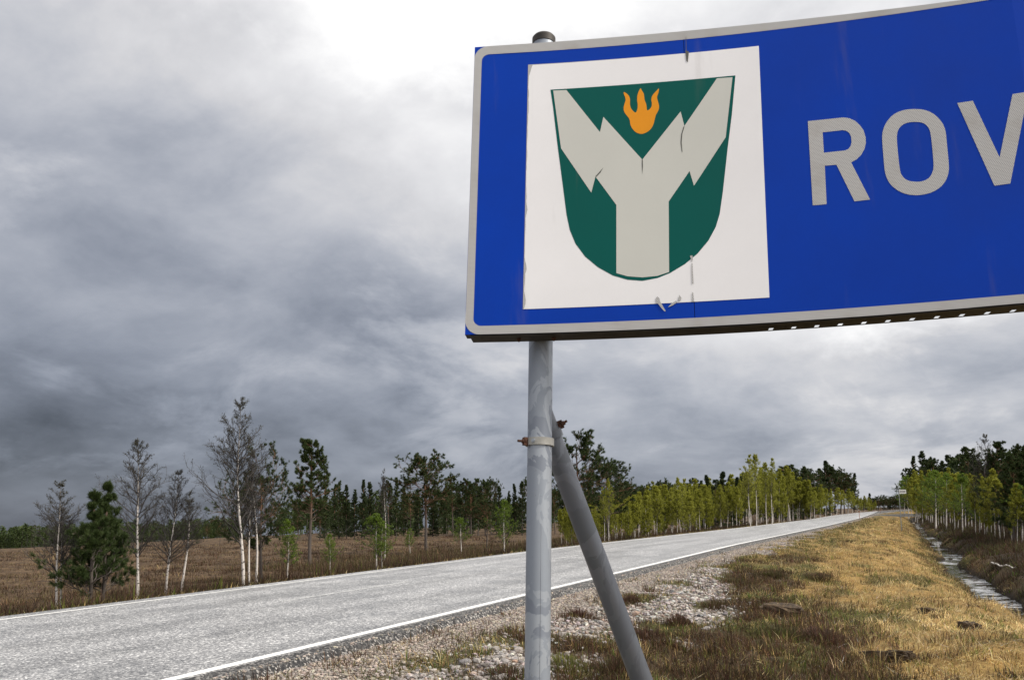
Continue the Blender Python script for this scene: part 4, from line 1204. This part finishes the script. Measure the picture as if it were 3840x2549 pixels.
tag(dry.build('dry_grass'), 'flattened straw-coloured dry grass covering the bank beside the ditch', 'grass', kind='stuff')
hb = Blades()
k = ~is_straw & (r1 < .97) & (ms < .5)
tuft(hb, X[k], Y[k], 16, .11 * sz[k], .10 * sz[k] * rg.uniform(.5, 1.5, k.sum()), .006, (.0, 1.2), (-.5, .5), HEATH + HEATH + OLIVE[:2] + STRAW[2:3], tint=np.clip(.2 + 1.6 * fbm(X[k] * 1.4, Y[k] * 1.1, 99, 3), .45, 1.6))
kc = k & (rg.uniform(0, 1, len(X)) < .13)
tuft(hb, X[kc], Y[kc], 55, .20 * sz[kc], .13 * sz[kc] * rg.uniform(.6, 1.3, kc.sum()), .0065, (.0, 1.4), (-1.0, .4), HEATH, tint=rg.uniform(.5, 1.3, kc.sum()))
k = ~is_straw & (ms >= .5)
tuft(hb, X[k], Y[k], 15, .11 * sz[k], .09 * sz[k], .006, (.1, 1.1), (.0, .6), OLIVE + GREEN[:1] + HEATH[:4] + STRAW[:1])
k = (rg.uniform(0, 1, len(X)) < .16) & (Y < 22)
tuft(hb, X[k], Y[k], 3, .12 * sz[k], .16 * sz[k], .0045, (1.1, 1.5), (-.2, .3), [(.50, .46, .41), (.36, .33, .29), (.60, .56, .50)])
k = rg.uniform(0, 1, len(X)) < .03
tuft(hb, X[k], Y[k], 8, .06 * sz[k], .14 * sz[k], .0055, (.05, .5), (.1, .6), GREEN)
tag(hb.build('heath_ground_cover'), 'low brown heather and moss growing on the gravelly bank', 'heath', kind='stuff')

# gravel
def stone_mesh(seed):
    r_ = np.random.default_rng(seed)
    bm = bmesh.new(); bmesh.ops.create_icosphere(bm, subdivisions=1, radius=1.0)
    s_ = np.array([1.0, r_.uniform(.65, .9), r_.uniform(.45, .65)])
    V = np.array([v.co for v in bm.verts]) * s_ * r_.uniform(.82, 1.12, (len(bm.verts), 1))
    f_ = np.array([[v.index for v in f2.verts] for f2 in bm.faces]); bm.free()
    return V, f_
def _stone(gg):
    oi = gg.n('ShaderNodeObjectInfo').outputs['Random']
    c = gg.ramp(oi, [(0, (.11, .10, .09)), (.25, (.30, .26, .24)), (.5, (.42, .39, .36)), (.75, (.22, .21, .22)), (.9, (.52, .47, .42)), (1, (.42, .25, .17))])
    n = gg.noise(objco(gg), 40.0, 4)
    return bsdf(gg, gg.mix(gg.mr(n, .3, .7, 0, .4), c, (.2, .17, .15)), .8, n, .4, .01)
M_stone = mat('stone', _stone)
SM = [stone_mesh(300 + i) for i in range(7)]
X, Y = bank_points(44000, -5.85, -2.0, 6.0, 46, 1.6)
gr, st, ms = zones(X, Y)
k = rg.uniform(0, 1, len(X)) < gr * np.interp(X, [-5.8, -5.6, -4.9, -4.4], [.25, .75, .7, .42])
X, Y = X[k], Y[k]
patchy = sstep(-5.2, -4.3, X)
size = (.008 + .014 * rg.uniform(0, 1, len(X)) ** 2 + patchy * (.006 + .020 * rg.uniform(0, 1, len(X)) ** 2)) * (1 + Y / 60)
big = rg.uniform(0, 1, len(X)) < .05 * patchy
size[big] *= rg.uniform(1.3, 2.0, big.sum())
Z = np.where(X < -5.73, road_z(Y), terrain(X, Y))
pr = np.array([proj((x, y, z)) for x, y, z in zip(X, Y, Z)]) if len(X) < 60000 else None
inframe = (pr[:, 0] > -40) & (pr[:, 0] < 2400) & (pr[:, 1] < 1640)
score = np.where(inframe & (pr[:, 1] < 1585), size / np.hypot(X, Y), 0)
order = np.argsort(-score)
sel = order[:300]
smesh = [newmesh('stone', V, None, f_, [M_stone]) for V, f_ in SM]
for j in sel:
    o = obj('stone', smesh[int(rg.integers(7))], ground, (X[j], Y[j], Z[j] + size[j] * .25))
    o.scale = (size[j],) * 3
    o.rotation_euler = (rg.uniform(-.3, .3), rg.uniform(-.3, .3), rg.uniform(0, 6.28))
rest = order[300:]
Vs, Fs, Cs = [], [], []
n0 = 0
for v_ in range(7):
    ii = rest[v_::7]
    V, f_ = SM[v_]
    a = rg.uniform(0, 6.28, len(ii)); c, s_ = np.cos(a), np.sin(a)
    P = V[None] * size[ii][:, None, None]
    P = np.stack([P[..., 0] * c[:, None] - P[..., 1] * s_[:, None], P[..., 0] * s_[:, None] + P[..., 1] * c[:, None], P[..., 2]], -1)
    P += np.stack([X[ii], Y[ii], Z[ii] + size[ii] * .2], -1)[:, None]
    Vs.append(P.reshape(-1, 3)); Fs.append((np.arange(len(ii))[:, None, None] * len(V) + f_[None] + n0).reshape(-1, 3)); n0 += P.shape[0] * P.shape[1]
    sand = (1 - sstep(-5.2, -4.4, X[ii]))[:, None]
    pal = palette(rg, len(ii), [(.34, .30, .28), (.24, .22, .21), (.42, .38, .36), (.12, .11, .11), (.50, .47, .44), (.30, .24, .21)], .3) * (1 - sand) + palette(rg, len(ii), [(.40, .34, .285), (.46, .395, .325), (.32, .27, .23), (.22, .19, .165)], .25) * sand
    Cs.append(np.repeat(pal, len(V), 0))
M_gravel = mat('gravel_stones', lambda gg: bsdf(gg, attr(gg, 'col', 'Color'), .85))
tag(obj('gravel', newmesh('gravel', np.concatenate(Vs), None, np.concatenate(Fs), [M_gravel], attrs={'col': ('POINT', np.concatenate(Cs))})), 'loose grey and pinkish gravel along the road shoulder', 'gravel', kind='stuff')

# brown brush on the verge across the road, and the bog behind it
vb = Blades()
n = 8200
Yv = 4 + 106 * rg.uniform(0, 1, n) ** 1.3; Xv = -14.3 - np.abs(rg.normal(size=n)) * 3.2
k = rg.uniform(0, 1, n) < .35 + .65 * sstep(.40, .58, fbm(Xv * .5, Yv * .4, 81, 3))
Xv, Yv = Xv[k], Yv[k]
hs = np.interp(-Xv, [14.2, 15.0, 18, 26], [.34, .66, .66, .3]) * rg.uniform(.4, 1.4, len(Xv))
tuft(vb, Xv, Yv, 26, np.full(len(Xv), .36), hs, .009, (.0, 1.2), (-.8, .6), BROWN[:3] + HEATH + HEATH, tint=np.clip(.0 + 1.25 * fbm(Xv * .6, Yv * .5, 95, 3), .3, 1.2))
k = rg.uniform(0, 1, len(Xv)) < .11
tuft(vb, Xv[k], Yv[k], 22, np.full(k.sum(), .3), hs[k] * .8, .018, (.0, .9), (-.2, .5), [(.13, .15, .03), (.10, .12, .02), (.17, .17, .04)])
Ye = rg.uniform(10, 120, 1500); Xe = -13.85 - rg.uniform(0, .7, 1500)
tuft(vb, Xe, Ye, 12, np.full(1500, .22), np.full(1500, .2), .009, (.1, .9), (.1, .7), STRAW + OLIVE)
tag(vb.build('roadside_brush'), 'dark brown dwarf birch and heather brush along the verge across the road', 'brush', kind='stuff')
bb = Blades()
n = 11000
ang = rg.uniform(R(24), R(64), n); dist = 22 * (120 / 22) ** rg.uniform(0, 1, n)
Xb, Yb = -np.sin(ang) * dist, np.cos(ang) * dist
k = Xb < -17
Xb, Yb, dist = Xb[k], Yb[k], dist[k]
hum = fbm(Xb * .33, Yb * .33, 31, 3)
hh = .17 * (1 + dist / 130) * rg.uniform(.5, 1.3, len(Xb))
kk = hum + rg.normal(size=len(Xb)) * .06 > .52
tuft(bb, Xb[kk], Yb[kk], 14, .28 * (1 + dist[kk] / 80), hh[kk], .012, (.0, 1.2), (-.5, .6), BROWN[:3] + HEATH, tint=np.clip(.0 + 1.7 * fbm(Xb[kk] * .2, Yb[kk] * .2, 96, 3), .35, 1.4))
tuft(bb, Xb[~kk], Yb[~kk], 12, .28 * (1 + dist[~kk] / 80), hh[~kk], .011, (.2, 1.1), (.1, .8), [(.21, .14, .075), (.27, .19, .10), (.14, .085, .05), (.09, .055, .035), (.15, .13, .045)], tint=np.clip(-.25 + 2.3 * fbm(Xb[~kk] * .15, Yb[~kk] * .25, 97, 3), .35, 1.6))
tag(bb.build('bog_vegetation'), 'rusty brown sedge and hummocks covering the open bog', 'bog plants', kind='stuff')

# undergrowth in the birch thicket and brush on the ditch's far bank
ub = Blades()
n = 3600
Yv = 34 + 145 * rg.uniform(0, 1, n) ** 1.4; Xv = -14.6 - rg.uniform(0, 16, n)
tuft(ub, Xv, Yv, 20, np.full(n, .5), rg.uniform(.2, .7, n), .012, (.0, 1.0), (-.4, .4), BROWN + BROWN + OLIVE)
tag(ub.build('thicket_undergrowth'), 'brown and olive undergrowth between the birch stems of the thicket', 'undergrowth', kind='stuff')
db = Blades()
X, Y = bank_points(5200, 2.5, 11, 11, 190, 1.25)
k = (X > 2.3 + np.interp(Y, [6, 18, 25, 33], [1.8, 1.05, .45, 0.0])) & (terrain(X, Y) - road_z(Y) > -1.45)
X, Y = X[k], Y[k]
hs = np.interp(X, [2.6, 3.2, 4.2, 11], [.16, .28, .40, .5]) * rg.uniform(.4, 1.4, len(X)) * (1 + Y / 220)
tuft(db, X, Y, 26, np.full(len(X), .34), hs, .008, (.0, 1.3), (-.8, .6), HEATH + BROWN[:3] + [(.05, .055, .016)], tint=np.clip(.0 + 1.25 * fbm(X * .8, Y * .4, 98, 3), .25, 1.1))
k = rg.uniform(0, 1, len(X)) < .18
tuft(db, X[k], Y[k], 18, np.full(k.sum(), .3), hs[k] * .8, .015, (.1, .9), (-.1, .5), OLIVE + GREEN[:1])
X, Y = bank_points(4200, .6, 3.2, 9, 150, 1.25)
k = (terrain(X, Y) - road_z(Y) > -1.5) & (terrain(X, Y) - road_z(Y) < -1.1) & (X < 2.1 + np.interp(Y, [6, 18, 25, 33], [1.8, 1.05, .45, 0.0]))
X, Y = X[k], Y[k]
tuft(db, X, Y, 12, np.full(len(X), .12), rg.uniform(.12, .34, len(X)), .006, (.0, .9), (.1, .8), HEATH + STRAW[:3] + OLIVE)
tag(db.build('ditch_brush'), 'dark brown heather and twigs overhanging the ditch banks', 'brush', kind='stuff')

# single heather shrubs on the gravel
def heather(px, py, r_, h_, label, cols, nb=260):
    p = at(px, py)
    B_ = Blades()
    a = rg.uniform(0, 6.28, nb); q = np.sqrt(rg.uniform(0, 1, nb)) * r_ * .55
    x, y = np.cos(a) * q, np.sin(a) * q
    z = terrain(x + p[0], y + p[1]) - p[2] - .015
    tl = q / r_ * 1.3 + rg.uniform(-.2, .3, nb)
    B_.add(*blade_arrays(rg, np.stack([x, y, z], -1), a, tl, h_ * rg.uniform(.6, 1.2, nb) * (1 - .3 * q / r_), np.full(nb, .008), rg.uniform(-.5, .2, nb), palette(rg, nb, cols, .35)))
    a = rg.uniform(0, 6.28, nb); q = np.sqrt(rg.uniform(0, 1, nb)) * r_
    x, y = np.cos(a) * q, np.sin(a) * q
    z = terrain(x + p[0], y + p[1]) - p[2] + rg.uniform(.0, .6, nb) * h_ * (1 - (q / r_) ** 2)
    B_.add(*blade_arrays(rg, np.stack([x, y, z], -1), a, rg.uniform(.1, 1.2, nb), h_ * .35 * rg.uniform(.6, 1.2, nb), np.full(nb, .009), rg.uniform(-.7, .1, nb), palette(rg, nb, cols, .35)))
    o = B_.build('heather_shrub'); o.location = p
    tag(o, label, 'shrub', 'heather shrubs on the gravel bank')
RED = [(.085, .042, .030), (.12, .06, .042), (.055, .034, .024), (.10, .065, .035)]
DKO = [(.06, .05, .02), (.045, .045, .016), (.08, .06, .028), (.10, .09, .03)]
heather(1335, 1424, .26, .20, 'reddish brown heather shrub on the gravel between the post and the brace', RED)
heather(1452, 1388, .22, .18, 'small reddish heather shrub on gravel just beyond the brace', RED)
heather(1565, 1440, .22, .20, 'round dark brown heather shrub alone in the middle of the gravel patch', RED)
heather(1490, 1478, .33, .24, 'large brown heather shrub beside the slanting brace', RED, 380)
heather(1650, 1400, .34, .16, 'low spreading brown heather shrub along the edge of the gravel patch', DKO + RED, 340)
heather(1700, 1345, .40, .16, 'long flat olive-brown heather shrub above the gravel patch', DKO, 340)
heather(1780, 1330, .45, .20, 'wide dark olive heather shrub on the green part of the bank', DKO, 380)
heather(1890, 1335, .50, .20, 'wide rusty heather shrub bordering the straw-coloured grass', RED + DKO, 380)
heather(1310, 1545, .42, .16, 'mossy green cushion shrub at the foot of the brace', [(.10, .11, .02), (.13, .13, .03), (.07, .07, .018), (.16, .15, .05)], 420)
heather(1420, 1545, .32, .20, 'dark heather shrub between the mossy cushion and the brace', RED + DKO, 320)
heather(1800, 1470, .50, .20, 'broad dark green heather shrub in the middle of the bank', DKO, 420)
heather(1900, 1480, .40, .22, 'tall rusty brown heather shrub near the long clod of peat', RED, 380)
heather(1170, 1560, .26, .14, 'flat brown heather tuft on the gravel at the road side of the post', RED + DKO, 260)

# clods of peat, and two dark lumps put in for holes in the grass
def _peat(gg):
    co = objco(gg); n = gg.noise(co, 14.0, 6, .65)
    return bsdf(gg, gg.ramp(n, [(.3, (.018, .012, .008)), (.55, (.07, .046, .026)), (.75, (.20, .14, .075))]), .95, n, .9, .03)
M_peat = mat('peat', _peat)
def clod(px, py, lx, ly, lz, rot, label, seed):
    p = at(px, py)
    r_ = np.random.default_rng(seed)
    bm = bmesh.new(); bmesh.ops.create_cube(bm, size=2.0); bmesh.ops.subdivide_edges(bm, edges=bm.edges[:], cuts=7, use_grid_fill=True)
    V = np.array([v.co for v in bm.verts])
    nrm = unit(V); V = V * .62 + nrm * .45
    V = V * (1 + (fbm(V[:, 0] * 2.2 + V[:, 2] * 1.7 + seed, V[:, 1] * 2.2 - V[:, 2] * 1.3, seed, 4)[:, None] - .5) * .7)
    for v, c in zip(bm.verts, V): v.co = (c[0] * lx, c[1] * ly, c[2] * lz)
    me = bpy.data.meshes.new('peat_or_hole_clod'); bm.to_mesh(me); bm.free(); me.materials.append(M_peat)
    o = obj('peat_or_hole_clod', me, None, (p[0], p[1], p[2] + lz * .35)); o.rotation_euler = (.1, .12, rot)
    g_ = Blades(); n_ = 90
    x, y = r_.uniform(-1, 1, n_) * lx * .8, r_.uniform(-1, 1, n_) * ly * .7
    g_.add(*blade_arrays(r_, np.stack([x, y, np.full(n_, lz * .72)], -1), r_.uniform(0, 6.28, n_), r_.uniform(.5, 1.5, n_), r_.uniform(.03, .10, n_), np.full(n_, .006), r_.uniform(0, .8, n_), palette(r_, n_, STRAW[:3] + BROWN, .3)))
    g_.build('grass_tuft', o)
    tag(o, label, 'clod', 'clods of peat on the bank')
clod(2040, 1522, .36, .10, .085, 2.5, 'long log-shaped clod of dark peat lying in dry grass', 31)
clod(1802, 1412, .30, .16, .10, .3, 'upturned dark brown clod of peat at the edge of the heather', 32)
clod(2240, 1452, .15, .12, .09, .9, 'small black lump put in for a dark hole in straw-coloured grass near the ditch', 33)  # a dark hole in the grass, built as a black lump
clod(2135, 1414, .16, .10, .07, 2.0, 'flat dark lump put in for a dark hole in the middle of the straw-coloured grass', 34)  # another dark hole, put in as a flat lump

# fallen birch stick on the ditch's far bank
def stick(a, b, r0, r1, label, sag=.0):
    p, q = at(*a), at(*b)
    t = np.linspace(0, 1, 9)[:, None]
    P = p + (q - p) * t
    P[:, 2] = terrain(P[:, 0], P[:, 1]) + r0 * 1.2 + .10
    P[:, 2] += np.sin(t[:, 0] * 9) * .02
    V, q_ = tubes(P[None], np.linspace(r0, r1, 9)[None], 8)
    tag(obj('fallen_stick', newmesh('fallen_stick', V, q_, None, [M_bark_birch], smooth=True)), label, 'stick')
stick((2288, 1306), (2345, 1318), .035, .02, 'white fallen birch stick lying in dark brush beside the ditch')

# ------------------------------------------------------------------ stop post and marker pole
M_pole = mat('grey_pole', lambda gg: bsdf(gg, gg.ramp(gg.noise(objco(gg), 6.0), [(.3, (.20, .21, .22)), (.7, (.33, .34, .35))]), .5, metal=.4))
M_plate = mat('white_plate', lambda gg: bsdf(gg, gg.mix(gg.mr(gg.noise(objco(gg), 8.0), .4, .8, 0, .2), (.74, .74, .72), (.5, .48, .44)), .5))
M_print = mat('dark_print', lambda gg: bsdf(gg, gg.ramp(gg.noise(objco(gg), 30.0), [(.3, (.06, .06, .07)), (.7, (.16, .16, .17))]), .6))
M_orange_plastic = mat('orange_plastic', lambda gg: bsdf(gg, gg.ramp(gg.noise(objco(gg), 9.0), [(.3, (.30, .10, .05)), (.7, (.42, .17, .08))]), .6))
p = at(2080, 1225)
dist_ = np.linalg.norm(p[:2]); dz = rayd(2080, 1128)
htop = dist_ / np.linalg.norm(dz[:2]) * dz[2] + EYE[2] - p[2]
stop = obj('stop_post', None, loc=tuple(p)); stop.rotation_euler = Vector((0, 0, 1)).rotation_difference(Vector((.02, 0, 1))).to_euler()
smooth_edges(obj('pole', disc_tube((0, 0, -.3), (0, 0, htop), .032, .032, 14, True, 'pole', M_pole), stop))
def plate_box(name, x0, x1, z0, z1, y0, y1, m, parent):
    V = np.array([(x, y, z) for x in (x0, x1) for y in (y0, y1) for z in (z0, z1)])
    return obj(name, newmesh(name, V, [(0, 1, 3, 2), (4, 6, 7, 5), (0, 4, 5, 1), (2, 3, 7, 6), (0, 2, 6, 4), (1, 5, 7, 3)], None, [m]), parent)
pl = plate_box('plate', .05, .58, htop - .36, htop - .02, -.012, .012, M_plate, stop)
pl.rotation_euler = (0, 0, .25)
for k_ in range(4):
    plate_box('plate_mark', .11 + k_ * .11, .18 + k_ * .11, htop - .25, htop - .12, -.016, -.0125, M_print, pl)
plate_box('plate_clamp', -.04, .06, htop - .22, htop - .16, -.04, .04, M_pole, stop)
tag(stop, 'thin grey post with small white plate at its top, standing in dry grass', 'sign post')
for (px_q, py_b, py_t, lab) in ((1983, 1196, 1172, 'thin orange-brown marker stick at the edge of the road'), (2031, 1181, 1168, 'tiny far-off marker stick where the road starts to bend')):
    p = at(px_q, py_b); dd_ = np.linalg.norm(p[:2]); dz = rayd(px_q, py_t); ht = dd_ / np.linalg.norm(dz[:2]) * dz[2] + EYE[2] - p[2]
    mk = obj('marker_stick', None, loc=tuple(p))
    smooth_edges(obj('stick', disc_tube((0, 0, -.2), (0, 0, ht), .035, .03, 10, True, 'stick', M_orange_plastic, .02), mk))
    obj('reflector_band', disc_tube((0, 0, ht * .8), (0, 0, ht * .9), .034, .034, 10, False, 'reflector_band', M_plate), mk)
    tag(mk, lab, 'marker')

# ------------------------------------------------------------------ woods too far away to count
def wood(name, label, px0, px1, d0, d1, n, hlo, hhi, seed):
    r_ = np.random.default_rng(seed)
    A_ = Acc()
    for i_ in range(n):
        b = along(r_.uniform(px0, px1), r_.uniform(d0, d1)); H = r_.uniform(hlo, hhi)
        spr = r_.uniform() < .5
        m_ = 90
        t = r_.uniform(.08, 1, m_) if spr else r_.uniform(.25, 1, m_)
        wr = H * (.17 * (1 - t) + .02) if spr else H * (.15 * np.sqrt(np.clip(1 - ((t - .62) / .4) ** 2, 0, 1)) + .03)
        a = r_.uniform(0, 6.28, m_); q = wr * np.sqrt(r_.uniform(.1, 1, m_))
        P = b + np.stack([np.cos(a) * q, np.sin(a) * q, t * H], -1)
        Vt, tr_, rr = needle_tufts(r_, P, unit(np.stack([np.cos(a), np.sin(a), np.full(m_, -.1)], -1)), 3, H * .10, H * .05, (10, 80))
        A_.tris(Vt, tr_, 1, rr)
        V, q_ = tubes(np.array([[b + (0, 0, -.2), b + (0, 0, H * .95)]]), np.array([[.10, .02]]), 4); A_.quads(V, q_, 0)
    tag(obj(name, A_.mesh(name, [M_bark_pine, M_pine])), label, 'forest', kind='stuff')
wood('far_forest', 'low dark forest along the horizon beyond the bog', -260, 560, 330, 430, 520, 5.5, 8.8, 61)
wood('forest_depth', 'dense dark forest behind the trees at the bog edge', 640, 1500, 150, 260, 190, 4.0, 8.0, 62)
wood('thicket_depth', 'dark wood closing the view behind the birch thicket', 1400, 1850, 190, 300, 150, 6.0, 9.5, 63)
wood('ditch_wood_depth', 'dark wood filling the depth behind the ditch bank trees', 2190, 2600, 150, 260, 160, 6.5, 10.5, 64)
